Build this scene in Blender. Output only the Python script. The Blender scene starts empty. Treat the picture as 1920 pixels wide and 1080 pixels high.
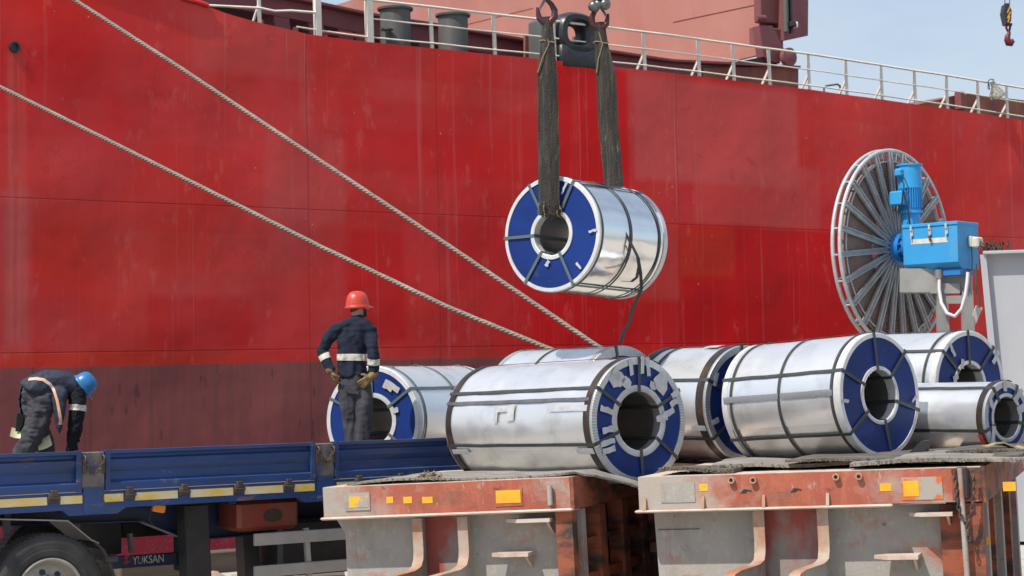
import bpy, bmesh, math, random
from mathutils import Vector, Matrix, Quaternion, noise
V = Vector
random.seed(7)
SC = bpy.context.scene
COL = SC.collection
R = math.radians

# ---------------------------------------------------------------- camera
CAM_Z, FPX, PITCH, ROLL = 2.28, 3600.0, math.atan(180 / 3600.0), R(1.0)
cF = V((0, math.cos(PITCH), math.sin(PITCH)))
_r0, _u0 = V((1, 0, 0)), V((0, -math.sin(PITCH), math.cos(PITCH)))
cR = _r0 * math.cos(ROLL) - _u0 * math.sin(ROLL)
cU = _u0 * math.cos(ROLL) + _r0 * math.sin(ROLL)
cam_d = bpy.data.cameras.new('camera')
cam = bpy.data.objects.new('camera', cam_d)
COL.objects.link(cam)
cam_d.sensor_width = 36.0
cam_d.lens = 36.0 * FPX / 1920
cam_d.clip_start, cam_d.clip_end = 0.1, 3000
cam_d.dof.use_dof = True
cam_d.dof.focus_distance = 17.5
cam_d.dof.aperture_fstop = 6.3
m3 = Matrix((cR, cU, -cF)).transposed()
cam.matrix_world = Matrix.Translation((0, 0, CAM_Z)) @ m3.to_4x4()
SC.camera = cam

# ---------------------------------------------------------------- sky, sun, exposure
SUN = V((-0.41, -0.365, 0.84)).normalized()
w = bpy.data.worlds.new('World')
SC.world = w
w.use_nodes = True
nt = w.node_tree
nt.nodes.clear()
out = nt.nodes.new('ShaderNodeOutputWorld')
bg = nt.nodes.new('ShaderNodeBackground')
sky = nt.nodes.new('ShaderNodeTexSky')
sky.sky_type = 'NISHITA'
sky.sun_disc = False
sky.sun_elevation = math.asin(SUN.z)
sky.sun_rotation = math.atan2(SUN.x, SUN.y)
sky.dust_density = 1.6
sky.air_density = 1.0
sky.ozone_density = 1.2
tc = nt.nodes.new('ShaderNodeTexCoord')
mp = nt.nodes.new('ShaderNodeMapping')
mp.inputs['Scale'].default_value = (2.2, 2.2, 7.0)
mp.inputs['Rotation'].default_value = (0.15, 0.2, 0.4)
nz = nt.nodes.new('ShaderNodeTexNoise')
nz.inputs['Scale'].default_value = 1.6
nz.inputs['Detail'].default_value = 6
nz.inputs['Roughness'].default_value = 0.55
cr = nt.nodes.new('ShaderNodeValToRGB')
cr.color_ramp.elements[0].position = 0.38
cr.color_ramp.elements[0].color = (0.22, 0.22, 0.22, 1)
cr.color_ramp.elements[1].position = 0.68
cr.color_ramp.elements[1].color = (0.85, 0.85, 0.85, 1)
mx = nt.nodes.new('ShaderNodeMix')
mx.data_type = 'RGBA'
mx.inputs[7].default_value = (4.3, 4.85, 5.6, 1)
L = nt.links.new
L(tc.outputs['Generated'], mp.inputs[0]); L(mp.outputs[0], nz.inputs['Vector'])
L(nz.outputs['Fac'], cr.inputs[0]); L(cr.outputs[0], mx.inputs[0])
L(sky.outputs[0], mx.inputs[6]); L(mx.outputs[2], bg.inputs[0])
bg.inputs[1].default_value = 0.102
L(bg.outputs[0], out.inputs[0])

sl = bpy.data.lights.new('sun', 'SUN')
sl.energy = 3.6
sl.angle = R(0.53)
sl.color = (1.0, 0.94, 0.85)
so = bpy.data.objects.new('sun', sl)
so.rotation_euler = (-SUN).to_track_quat('-Z', 'Y').to_euler()
so.location = (-20, -25, 50)
COL.objects.link(so)
SC.view_settings.view_transform = 'Standard'
SC.view_settings.look = 'None'
SC.view_settings.gamma = 1.0
SC.view_settings.use_curve_mapping = False
SC.view_settings.exposure = 0.58

# ---------------------------------------------------------------- helpers: rays into the place
def ray(px, py):
    return cF + cR * ((px - 960) / FPX) + cU * ((540 - py) / FPX)
def at(px, py, Y):
    d = ray(px, py)
    return V((0, 0, CAM_Z)) + d * (Y / d.y)
def onp(px, py, p0, n):
    d = ray(px, py); o = V((0, 0, CAM_Z))
    return o + d * ((V(p0) - o).dot(n) / d.dot(n))

# ---------------------------------------------------------------- materials
MATS = {}
def N(nt, t, **k):
    n = nt.nodes.new(t)
    for a, b in k.items():
        setattr(n, a, b)
    return n
def srgb(r, g, b):
    f = lambda c: (c / 255 / 12.92) if c / 255 <= 0.04045 else ((c / 255 + 0.055) / 1.055) ** 2.4
    return (f(r), f(g), f(b), 1)
def mixc(nt, fac, a, b, mode='MIX'):
    m = N(nt, 'ShaderNodeMix', data_type='RGBA', blend_type=mode)
    for s, v in ((0, fac), (6, a), (7, b)):
        if hasattr(v, 'is_linked'): nt.links.new(v, m.inputs[s])
        else: m.inputs[s].default_value = v
    return m.outputs[2]
def math_(nt, op, a, b=0.0, c=None):
    m = N(nt, 'ShaderNodeMath', operation=op)
    for i, v in enumerate((a, b, c)):
        if v is None: continue
        if hasattr(v, 'is_linked'): nt.links.new(v, m.inputs[i])
        else: m.inputs[i].default_value = v
    return m.outputs[0]
def noisef(nt, vec, scale, lo=0.35, hi=0.65, stretch=(1, 1, 1), detail=5, rough=0.6, dist=0.0, off=0.0):
    mp = N(nt, 'ShaderNodeMapping')
    mp.inputs['Scale'].default_value = stretch
    mp.inputs['Location'].default_value = (off, off * 1.7, off * 0.6)
    nt.links.new(vec, mp.inputs[0])
    n = N(nt, 'ShaderNodeTexNoise')
    n.inputs['Scale'].default_value = scale
    n.inputs['Detail'].default_value = detail
    n.inputs['Roughness'].default_value = rough
    n.inputs['Distortion'].default_value = dist
    nt.links.new(mp.outputs[0], n.inputs['Vector'])
    r = N(nt, 'ShaderNodeMapRange')
    r.inputs[1].default_value = lo; r.inputs[2].default_value = hi
    nt.links.new(n.outputs['Fac'], r.inputs[0])
    return r.outputs[0]
def base(name):
    m = bpy.data.materials.new(name)
    m.use_nodes = True
    nt = m.node_tree
    return m, nt, nt.nodes['Principled BSDF']
def mat(name, col, rough=0.5, metal=0.0, col2=None, ns=3.0, na=1.0, nr=(0.35, 0.65), st=(1, 1, 1),
        layers=(), bump=0.0, bs=40, spec=0.5, coat=0.0, rvar=0.0, grad=None):
    """layers: (colour, scale, lo, hi, amount, stretch, roughness or None)"""
    if name in MATS: return MATS[name]
    m, nt, p = base(name)
    tc = N(nt, 'ShaderNodeTexCoord').outputs['Object']
    c = col if len(col) == 4 else (*col, 1)
    cur = None
    if col2 is not None:
        f = math_(nt, 'MULTIPLY', noisef(nt, tc, ns, *nr, stretch=st), na)
        cur = mixc(nt, f, c, col2)
    ro = None
    for i, (lc, s, lo, hi, am, sx, lr) in enumerate(layers):
        f = math_(nt, 'MULTIPLY', noisef(nt, tc, s, lo, hi, stretch=sx, off=3.1 * (i + 1), detail=8, rough=0.65), am)
        cur = mixc(nt, f, cur if cur is not None else c, lc)
        if lr is not None:
            a = ro if ro is not None else rough
            ro = math_(nt, 'ADD', math_(nt, 'MULTIPLY', math_(nt, 'SUBTRACT', 1.0, f), a), math_(nt, 'MULTIPLY', f, lr))
    if grad:      # dust that thins out along local X: (x0, x1, colour)
        sx_ = N(nt, 'ShaderNodeSeparateXYZ'); nt.links.new(tc, sx_.inputs[0])
        gv = math_(nt, 'ADD', sx_.outputs[0], math_(nt, 'MULTIPLY', noisef(nt, tc, 5, .3, .7, off=13, detail=8), (grad[1] - grad[0]) * 1.1))
        r_ = N(nt, 'ShaderNodeMapRange'); r_.inputs[1].default_value = grad[0] + .4 * (grad[1] - grad[0]); r_.inputs[2].default_value = grad[1] + .4 * (grad[1] - grad[0])
        r_.inputs[3].default_value = .92; r_.inputs[4].default_value = 0.0; nt.links.new(gv, r_.inputs[0])
        cur = mixc(nt, r_.outputs[0], cur if cur is not None else c, grad[2])
    if cur is not None: nt.links.new(cur, p.inputs['Base Color'])
    else: p.inputs['Base Color'].default_value = c
    if rvar:
        f = math_(nt, 'MULTIPLY', noisef(nt, tc, 6, 0.3, 0.7, off=9), rvar)
        ro = math_(nt, 'ADD', ro if ro is not None else rough, f)
    if ro is not None: nt.links.new(ro, p.inputs['Roughness'])
    else: p.inputs['Roughness'].default_value = rough
    p.inputs['Metallic'].default_value = metal
    p.inputs['Specular IOR Level'].default_value = spec
    p.inputs['Coat Weight'].default_value = coat
    if bump:
        b = N(nt, 'ShaderNodeBump'); b.inputs['Strength'].default_value = 1; b.inputs['Distance'].default_value = bump
        nt.links.new(noisef(nt, tc, bs, 0, 1, detail=4), b.inputs['Height'])
        nt.links.new(b.outputs[0], p.inputs['Normal'])
    MATS[name] = m
    return m

# ---------------------------------------------------------------- mesh builder
class MB:
    def __init__(s): s.v = []; s.f = []; s.mi = []; s.m = 0
    def add(s, vs, fs):
        o = len(s.v); s.v += [V(a) for a in vs]; s.f += [tuple(i + o for i in f) for f in fs]; s.mi += [s.m] * len(fs)
        return s
    def hexa(s, p):   # 8 corners: bottom 4, top 4
        return s.add(p, [(3, 2, 1, 0), (4, 5, 6, 7), (0, 1, 5, 4), (1, 2, 6, 5), (2, 3, 7, 6), (3, 0, 4, 7)])
    def box(s, lo, hi, M=None, bev=0.0):
        x0, y0, z0 = lo; x1, y1, z1 = hi
        if bev:
            b = bev; P = []
            pr = [(x0 + b, y0), (x1 - b, y0), (x1, y0 + b), (x1, y1 - b), (x1 - b, y1), (x0 + b, y1), (x0, y1 - b), (x0, y0 + b)]
            cx, cy = (x0 + x1) / 2, (y0 + y1) / 2
            sx, sy = 1 - 2 * b / max(x1 - x0, 1e-6), 1 - 2 * b / max(y1 - y0, 1e-6)
            rings = []
            for z, k in ((z0, 0), (z0 + b, 1), (z1 - b, 1), (z1, 0)):
                rings.append([V((x, y, z)) if k else V((cx + (x - cx) * sx, cy + (y - cy) * sy, z)) for x, y in pr])
            if M: rings = [[M @ q for q in r] for r in rings]
            return s.loft(rings)
        p = [V(q) for q in ((x0, y0, z0), (x1, y0, z0), (x1, y1, z0), (x0, y1, z0), (x0, y0, z1), (x1, y0, z1), (x1, y1, z1), (x0, y1, z1))]
        if M: p = [M @ q for q in p]
        return s.hexa(p)
    def beam(s, a, b, w, h, up=V((0, 0, 1))):
        a, b = V(a), V(b); d = (b - a).normalized()
        x = d.cross(up)
        if x.length < 1e-4: x = d.cross(V((1, 0, 0)))
        x.normalize(); y = x.cross(d)
        x *= w / 2; y *= h / 2
        return s.hexa([a - x - y, a + x - y, b + x - y, b - x - y, a - x + y, a + x + y, b + x + y, b - x + y])
    def loft(s, rings, cap=True, closed=True):
        n = len(rings[0]); o = len(s.v)
        vs = [q for r in rings for q in r]; fs = []
        for i in range(len(rings) - 1):
            for j in range(n if closed else n - 1):
                k = (j + 1) % n
                fs.append((i * n + j, i * n + k, (i + 1) * n + k, (i + 1) * n + j))
        if cap and closed:
            fs.append(tuple(reversed(range(n)))); e = (len(rings) - 1) * n
            fs.append(tuple(e + j for j in range(n)))
        return s.add(vs, fs)
    def tube(s, pts, r, n=8, cap=True, flat=None):
        pts = [V(p) for p in pts]; rings = []
        rs = r if isinstance(r, (list, tuple)) else [r] * len(pts)
        x = None
        for i, p in enumerate(pts):
            d = (pts[min(i + 1, len(pts) - 1)] - pts[max(i - 1, 0)]).normalized()
            if x is None:
                x = d.cross(V((0, 0, 1)))
                if x.length < 1e-3: x = d.cross(V((0, 1, 0)))
            x = (x - d * x.dot(d)).normalized(); y = d.cross(x)
            rings.append([p + x * rs[i] * math.cos(2 * math.pi * j / n) + y * rs[i] * math.sin(2 * math.pi * j / n) for j in range(n)])
        return s.loft(rings, cap)
    def lathe(s, prof, n=32, M=None, closed_prof=False):   # prof: (axial, radius); axis = local X
        rings = []
        for j in range(n):
            a = 2 * math.pi * j / n
            rings.append([V((x, r * math.cos(a), r * math.sin(a))) for x, r in prof])
        if M: rings = [[M @ q for q in r] for r in rings]
        k = len(prof); vs = [q for r in rings for q in r]; fs = []
        for j in range(n):
            jn = (j + 1) % n
            for i in range(k if closed_prof else k - 1):
                i2 = (i + 1) % k
                fs.append((j * k + i, j * k + i2, jn * k + i2, jn * k + i))
        return s.add(vs, fs)
    def prism(s, poly, d):   # polygon (3D points) extruded by vector d
        poly = [V(p) for p in poly]; d = V(d)
        return s.loft([poly, [p + d for p in poly]])
    def sheet(s, grid, t=None):
        nr, nc = len(grid), len(grid[0])
        vs = [q for r in grid for q in r]
        fs = [(i * nc + j, i * nc + j + 1, (i + 1) * nc + j + 1, (i + 1) * nc + j) for i in range(nr - 1) for j in range(nc - 1)]
        if t is None: return s.add(vs, fs)
        t = V(t); m = nr * nc
        vs2 = [q + t for q in vs]
        fs2 = [tuple(reversed([i + m for i in f])) for f in fs]
        edge = [j for j in range(nc)] + [i * nc + nc - 1 for i in range(1, nr)] + [(nr - 1) * nc + j for j in range(nc - 2, -1, -1)] + [i * nc for i in range(nr - 2, 0, -1)]
        side = [(edge[k], edge[(k + 1) % len(edge)], edge[(k + 1) % len(edge)] + m, edge[k] + m) for k in range(len(edge))]
        return s.add(vs + vs2, fs + fs2 + side)

MW = {}
def link(name, mb, mt, parent=None, smooth=None, world=False, fix=True):
    inv = MW[parent.name].inverted() if (parent and world) else None
    vs = [inv @ q for q in mb.v] if inv else mb.v
    me = bpy.data.meshes.new(name)
    me.from_pydata([tuple(q) for q in vs], [], mb.f)
    for m in (mt if isinstance(mt, (list, tuple)) else [mt]): me.materials.append(m)
    if isinstance(mt, (list, tuple)): me.polygons.foreach_set('material_index', mb.mi)
    if fix:
        bm = bmesh.new(); bm.from_mesh(me)
        bmesh.ops.recalc_face_normals(bm, faces=bm.faces)
        bm.to_mesh(me); bm.free()
    if smooth is not None:
        me.polygons.foreach_set('use_smooth', [True] * len(me.polygons))
        if smooth < 170: me.set_sharp_from_angle(angle=R(smooth))
    o = bpy.data.objects.new(name, me)
    COL.objects.link(o)
    if parent:
        o.parent = parent
        MW[o.name] = MW[parent.name]
    else: MW[o.name] = Matrix.Identity(4)
    return o
def tag(o, label=None, cat=None, group=None, kind=None):
    if label: o['label'] = label
    if cat: o['category'] = cat
    if group: o['group'] = group
    if kind: o['kind'] = kind
    return o
def thing(name, label, cat, M=None, group=None):
    o = bpy.data.objects.new(name, None)
    o.empty_display_size = 0.2
    COL.objects.link(o)
    M = M if isinstance(M, Matrix) else Matrix.Translation(M if M else (0, 0, 0))
    o.matrix_world = M
    MW[o.name] = M
    return tag(o, label, cat, group)
def frame(o, x, z=V((0, 0, 1))):   # matrix with local X along x and Z as close to z as possible
    x = V(x).normalized(); y = V(z).cross(x).normalized(); z = x.cross(y)
    m = Matrix((x, y, z)).transposed().to_4x4()
    m.translation = V(o)
    return m
def arc(c, r, a0, a1, n, u, v):
    return [V(c) + V(u) * r * math.cos(a0 + (a1 - a0) * i / n) + V(v) * r * math.sin(a0 + (a1 - a0) * i / n) for i in range(n + 1)]
# ================================================================ SETTING
UX, UY = V((0.805, 0.593, 0)).normalized(), V((-0.593, 0.805, 0)).normalized()   # along the ship, away from the quay
Q0 = V((-3.58, 25.3, 0))
M_conc = mat('quay_concrete', (0.46, 0.42, 0.36), 0.85, col2=(0.36, 0.33, 0.29, 1), ns=0.6, layers=(
    ((0.2, 0.18, 0.16, 1), 0.9, 0.56, 0.75, 0.7, (1, 1, 1), None), ((0.55, 0.51, 0.45, 1), 7, 0.5, 0.7, 0.4, (1, 1, 1), None)), bump=0.004, bs=30)
g = MB()
def q(t, d, z): return Q0 + UX * t + UY * d + V((0, 0, z))
for t in range(-60, 90, 6):
    for d in range(-96, 0, 6):
        g.add([q(t, d, 0), q(t + 6, d, 0), q(t + 6, d + 6, 0), q(t, d + 6, 0)], [(0, 1, 2, 3)])
tag(link('quay', g, M_conc, fix=False), kind='structure')
e = MB()
e.add([q(-60, 0.0, 0.0), q(90, 0.0, 0.0), q(90, 0.0, -4), q(-60, 0.0, -4)], [(0, 3, 2, 1)])
tag(link('quay_wall', e, mat('quay_wall_concrete', (0.3, 0.28, 0.25), 0.9, col2=(0.15, 0.14, 0.12, 1), ns=1.0), fix=False), kind='structure')
k = MB()
k.box((-60, -0.5, 0.004), (90, -0.02, 0.13), frame(Q0, UX), bev=0.02)
tag(link('kerb', k, mat('kerb_steel', (0.1, 0.09, 0.085), 0.7, col2=(0.2, 0.15, 0.1, 1), ns=3)), kind='structure')
wt, ntw, pw = base('harbour_water')
pw.inputs['Base Color'].default_value = (0.02, 0.05, 0.055, 1); pw.inputs['Roughness'].default_value = 0.06
pw.inputs['IOR'].default_value = 1.33
tcw = N(ntw, 'ShaderNodeTexCoord').outputs['Object']
bw = N(ntw, 'ShaderNodeBump'); bw.inputs['Distance'].default_value = 0.12
ntw.links.new(noisef(ntw, tcw, 1.6, 0, 1, detail=4), bw.inputs['Height']); ntw.links.new(bw.outputs[0], pw.inputs['Normal'])
wm = MB(); wm.add([(-900, -200, -1.6), (900, -200, -1.6), (900, 1500, -1.6), (-900, 1500, -1.6)], [(0, 1, 2, 3)])
tag(link('water', wm, wt, fix=False), kind='structure')

# ================================================================ SHIP
H0 = V((6.93, 52.0, 0))
HM = frame(H0, UX)                 # local: x along the hull, y inboard, z up
HI = HM.inverted()
def hp(px, py, d=0.0):             # pixel -> ship coordinates on the plane d metres inboard
    return HI @ onp(px, py, H0 + UY * d, UY)
ship = thing('cargo_ship', 'huge red cargo ship filling the view beyond the quay', 'ship', HM)

sheer_px = [(300, -24), (348, 0), (390, 12), (429, 27), (487, 43), (538, 54), (578, 64), (690, 79), (815, 91), (933, 103), (1036, 113),
            (1207, 131), (1312, 143), (1448, 160), (1523, 168), (1590, 178), (1656, 187), (1718, 196), (1778, 204), (1888, 221), (1920, 226)]
SH = [(p.x, p.z) for p in (hp(*a) for a in sheer_px)]
def lin(tab, x):
    if x <= tab[0][0]:
        (a, b), (c, d) = tab[0], tab[1]
    elif x >= tab[-1][0]:
        (a, b), (c, d) = tab[-2], tab[-1]
        return d + (x - c) * 0.0
    else:
        for (a, b), (c, d) in zip(tab, tab[1:]):
            if a <= x <= c: break
    return b + (d - b) * (x - a) / (c - a)
def sheer(x):
    return min(lin(SH, x), 13.4)
def hull_y(x, z):                  # bow curves away to the left of the picture; plates are slightly wavy
    y = 0.0
    if x < -24: y += (-24 - x) ** 2 * 0.035
    fr = math.sin(x * 2 * math.pi / 2.4) * 0.006 * (0.5 + noise.noise(V((x * 0.2, z * 0.3, 1))))
    return y + fr + 0.045 * noise.noise(V((x * 0.33, z * 0.4, 5))) + 0.02 * noise.noise(V((x * 0.9, z * 0.7, 9)))
hb = MB(); grid = []
xs = []
x = -44.0
while x < 60: xs.append(x); x += 0.3 if -24 < x < 14 else 1.0
NZ = 44
for i in range(NZ + 1):
    row = []
    for x in xs:
        zt = sheer(x); z = -4 + (zt + 4) * i / NZ
        row.append(V((x, hull_y(x, z), z)))
    grid.append(row)
hb.sheet(grid)

# hull paint
hm, nth, ph = base('hull_paint')
ob = N(nth, 'ShaderNodeTexCoord').outputs['Object']
sep = N(nth, 'ShaderNodeSeparateXYZ'); nth.links.new(ob, sep.inputs[0])
wob = noisef(nth, ob, 1.3, 0.0, 1.0, off=4)
X = math_(nth, 'ADD', sep.outputs[0], math_(nth, 'MULTIPLY', math_(nth, 'SUBTRACT', wob, 0.5), 0.10))
Z = math_(nth, 'ADD', sep.outputs[2], math_(nth, 'MULTIPLY', math_(nth, 'SUBTRACT', noisef(nth, ob, 1.1, 0, 1, off=7), 0.5), 0.10))
def sm(v, lo, hi):
    r = N(nth, 'ShaderNodeMapRange'); r.inputs[1].default_value = lo; r.inputs[2].default_value = hi
    nth.links.new(v, r.inputs[0]); return r.outputs[0]
def rect(x0, y0, x1, y1, s=0.10):
    a, b = hp(x0, y0), hp(x1, y1)
    m = math_(nth, 'MULTIPLY', sm(X, a.x - s, a.x + s), math_(nth, 'SUBTRACT', 1, sm(X, b.x - s, b.x + s)))
    m2 = math_(nth, 'MULTIPLY', sm(Z, b.z - s, b.z + s), math_(nth, 'SUBTRACT', 1, sm(Z, a.z - s, a.z + s)))
    return math_(nth, 'MULTIPLY', m, m2)
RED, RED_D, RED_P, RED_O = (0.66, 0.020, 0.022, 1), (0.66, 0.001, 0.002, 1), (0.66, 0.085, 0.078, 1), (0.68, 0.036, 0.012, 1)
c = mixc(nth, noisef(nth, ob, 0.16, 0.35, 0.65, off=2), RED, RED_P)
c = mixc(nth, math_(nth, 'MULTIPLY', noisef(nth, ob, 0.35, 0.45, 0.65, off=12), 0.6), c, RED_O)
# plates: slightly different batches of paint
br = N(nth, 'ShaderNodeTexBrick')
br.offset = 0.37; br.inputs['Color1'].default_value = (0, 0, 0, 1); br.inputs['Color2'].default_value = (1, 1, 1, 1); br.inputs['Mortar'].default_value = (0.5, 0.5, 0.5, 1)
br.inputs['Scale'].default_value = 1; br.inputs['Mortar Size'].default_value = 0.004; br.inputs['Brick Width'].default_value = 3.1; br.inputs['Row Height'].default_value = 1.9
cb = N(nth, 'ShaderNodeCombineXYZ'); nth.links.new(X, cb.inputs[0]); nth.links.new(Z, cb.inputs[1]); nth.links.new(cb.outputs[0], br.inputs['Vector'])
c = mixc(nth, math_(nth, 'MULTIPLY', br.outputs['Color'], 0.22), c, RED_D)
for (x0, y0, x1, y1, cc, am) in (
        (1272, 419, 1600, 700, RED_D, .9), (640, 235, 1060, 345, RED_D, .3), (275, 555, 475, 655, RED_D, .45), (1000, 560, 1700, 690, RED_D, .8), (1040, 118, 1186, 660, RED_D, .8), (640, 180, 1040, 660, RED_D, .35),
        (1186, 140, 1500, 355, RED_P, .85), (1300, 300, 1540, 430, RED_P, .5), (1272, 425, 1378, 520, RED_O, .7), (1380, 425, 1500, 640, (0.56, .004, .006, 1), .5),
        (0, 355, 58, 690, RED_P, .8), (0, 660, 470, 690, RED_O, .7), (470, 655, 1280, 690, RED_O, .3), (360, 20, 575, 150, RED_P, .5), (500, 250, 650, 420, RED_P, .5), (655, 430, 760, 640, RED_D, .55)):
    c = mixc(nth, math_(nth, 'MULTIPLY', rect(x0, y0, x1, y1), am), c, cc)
# contour stains (old repair blisters), right half
ms = N(nth, 'ShaderNodeTexNoise'); ms.inputs['Scale'].default_value = 0.85; ms.inputs['Detail'].default_value = 3
nth.links.new(ob, ms.inputs['Vector'])
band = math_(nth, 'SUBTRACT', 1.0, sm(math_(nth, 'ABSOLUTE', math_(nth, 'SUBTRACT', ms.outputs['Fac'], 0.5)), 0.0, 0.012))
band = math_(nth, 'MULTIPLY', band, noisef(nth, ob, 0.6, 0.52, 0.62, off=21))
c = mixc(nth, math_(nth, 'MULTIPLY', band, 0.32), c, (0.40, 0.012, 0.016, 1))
# long pale run-off streaks and fine scratches
st1 = noisef(nth, ob, 1.0, 0.60, 0.74, stretch=(7, 1, 0.10), detail=6, off=1)
c = mixc(nth, math_(nth, 'MULTIPLY', st1, 0.22), c, (0.55, 0.24, 0.22, 1))
st2 = noisef(nth, ob, 1.0, 0.66, 0.72, stretch=(16, 1, 0.06), detail=4, off=8)
c = mixc(nth, math_(nth, 'MULTIPLY', st2, 0.30), c, (0.70, 0.36, 0.32, 1))
st3 = noisef(nth, ob, 1.0, 0.64, 0.76, stretch=(3, 1, 0.05), detail=5, off=15)
c = mixc(nth, math_(nth, 'MULTIPLY', st3, 0.35), c, (0.26, 0.03, 0.02, 1))
for x0_, x1_, y1_, cc_, am_ in ((16, 42, 640, (0.70, 0.30, 0.24, 1), .45), (20, 34, 330, (0.30, 0.05, 0.02, 1), .6), (566, 584, 250, (0.70, .30, .26, 1), .25), (800, 812, 300, (0.36, .06, .03, 1), .35), (1440, 1456, 330, (0.36, .06, .03, 1), .3)):
    m_s = math_(nth, 'MULTIPLY', rect(x0_, 95, x1_, y1_, .14), noisef(nth, ob, 1.0, .30, .70, stretch=(9, 1, .12), detail=6, off=x0_))
    c = mixc(nth, math_(nth, 'MULTIPLY', m_s, am_), c, cc_)
c = mixc(nth, math_(nth, 'MULTIPLY', noisef(nth, ob, 7, .715, .735, off=41, stretch=(1, 1, .8)), .55), c, (.74, .52, .46, 1))
c = mixc(nth, math_(nth, 'MULTIPLY', noisef(nth, ob, 2.6, .60, .70, off=51, stretch=(1.4, 1, .6), detail=9), .22), c, (.70, .20, .17, 1))
# upper edge: chalky and dusty
shz = math_(nth, 'ADD', sep.outputs[2], math_(nth, 'MULTIPLY', sep.outputs[0], -0.0))
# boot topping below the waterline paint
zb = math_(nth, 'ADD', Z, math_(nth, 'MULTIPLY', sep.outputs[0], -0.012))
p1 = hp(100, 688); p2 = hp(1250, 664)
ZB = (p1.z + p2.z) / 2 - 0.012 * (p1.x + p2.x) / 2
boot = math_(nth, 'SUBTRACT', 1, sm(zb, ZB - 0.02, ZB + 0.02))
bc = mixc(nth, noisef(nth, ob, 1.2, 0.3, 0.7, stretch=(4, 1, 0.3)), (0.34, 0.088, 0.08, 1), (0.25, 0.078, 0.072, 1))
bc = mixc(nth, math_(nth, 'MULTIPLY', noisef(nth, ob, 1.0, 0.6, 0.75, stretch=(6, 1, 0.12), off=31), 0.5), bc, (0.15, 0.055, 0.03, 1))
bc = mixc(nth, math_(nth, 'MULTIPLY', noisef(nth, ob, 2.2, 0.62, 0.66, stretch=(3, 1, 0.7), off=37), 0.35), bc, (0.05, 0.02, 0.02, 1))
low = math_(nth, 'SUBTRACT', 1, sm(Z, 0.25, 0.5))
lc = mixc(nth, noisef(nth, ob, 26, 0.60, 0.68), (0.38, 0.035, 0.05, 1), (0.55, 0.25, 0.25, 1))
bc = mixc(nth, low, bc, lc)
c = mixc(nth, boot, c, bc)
# weld seams
def seam(px, py, px2, py2, vert=False, wd=0.018):
    a, b = hp(px, py), hp(px2, py2)
    if vert:
        s_ = math_(nth, 'SUBTRACT', 1, sm(math_(nth, 'ABSOLUTE', math_(nth, 'SUBTRACT', sep.outputs[0], a.x)), wd * 0.4, wd))
    else:
        k_ = (b.z - a.z) / (b.x - a.x)
        zz = math_(nth, 'SUBTRACT', sep.outputs[2], math_(nth, 'ADD', math_(nth, 'MULTIPLY', sep.outputs[0], k_), a.z - k_ * a.x))
        s_ = math_(nth, 'SUBTRACT', 1, sm(math_(nth, 'ABSOLUTE', zz), wd * 0.4, wd))
    return s_
seams = None
for sdef in ((0, 370, 1250, 420), (0, 663, 1250, 645), (575, 72, 575, 600, True), (1270, 300, 1270, 600, True), (820, 300, 820, 600, True)):
    s_ = seam(*sdef)
    seams = s_ if seams is None else math_(nth, 'MAXIMUM', seams, s_)
c = mixc(nth, math_(nth, 'MULTIPLY', seams, 0.25), c, (0.18, 0.01, 0.015, 1))
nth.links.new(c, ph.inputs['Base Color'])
rg = math_(nth, 'ADD', 0.30, math_(nth, 'MULTIPLY', noisef(nth, ob, 0.5, 0.3, 0.7, off=17), 0.16))
rg = math_(nth, 'ADD', rg, math_(nth, 'MULTIPLY', boot, 0.3))
nth.links.new(rg, ph.inputs['Roughness'])
ph.inputs['Specular IOR Level'].default_value = 0.15
bh = N(nth, 'ShaderNodeBump'); bh.inputs['Distance'].default_value = 0.03
hh = math_(nth, 'ADD', math_(nth, 'MULTIPLY', noisef(nth, ob, 0.8, 0, 1, off=3, detail=2), 0.9), math_(nth, 'MULTIPLY', seams, -0.35))
hh = math_(nth, 'ADD', hh, math_(nth, 'MULTIPLY', noisef(nth, ob, 7, 0, 1, off=6, detail=4), 0.05))
nth.links.new(hh, bh.inputs['Height']); nth.links.new(bh.outputs[0], ph.inputs['Normal'])
hull = link('hull', hb, hm, ship, smooth=180, fix=False)

MAROON = mat('maroon_paint', (0.21, 0.065, 0.065), 0.55, col2=(0.165, 0.055, 0.065, 1), ns=0.8, layers=(
    ((0.24, 0.09, 0.04, 1), 1.2, 0.56, 0.7, 0.6, (1, 1, 0.6), None), ((0.05, 0.02, 0.02, 1), 3, 0.62, 0.75, 0.5, (1, 1, 0.4), None)))
PINK = mat('chalky_red_oxide', (0.36, 0.145, 0.115), 0.75, col2=(0.40, 0.18, 0.145, 1), ns=0.5, st=(1, 1, 0.7), layers=(
    ((0.36, 0.12, 0.10, 1), 1.4, 0.55, 0.75, 0.5, (1, 1, 0.3), None), ((0.2, 0.06, 0.05, 1), 5, 0.69, 0.76, 0.6, (1, 1, 1), None)))
WHITE = mat('railing_white', (0.74, 0.70, 0.62), 0.5, col2=(0.66, 0.60, 0.50, 1), ns=4, layers=(((0.36, 0.16, 0.05, 1), 6, 0.66, 0.74, 0.8, (1, 1, 0.5), None),))
DGREY = mat('vent_grey', (0.075, 0.08, 0.08), 0.55, col2=(0.11, 0.105, 0.10, 1), ns=2, st=(2, 2, 0.4), layers=(((0.20, 0.13, 0.08, 1), 5, 0.64, 0.75, 0.5, (1, 1, 0.5), None),))
BLACK = mat('black_paint', (0.016, 0.017, 0.02), 0.38, col2=(0.03, 0.03, 0.035, 1), ns=5, layers=(((0.1, 0.06, 0.045, 1), 4, 0.64, 0.75, 0.5, (1, 1, 1), None),))
MAROON_SHADE = mat('shaded_maroon', (0.045, 0.016, 0.018), 0.7)  # maroon darkened to paint in the shade of recesses

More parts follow.
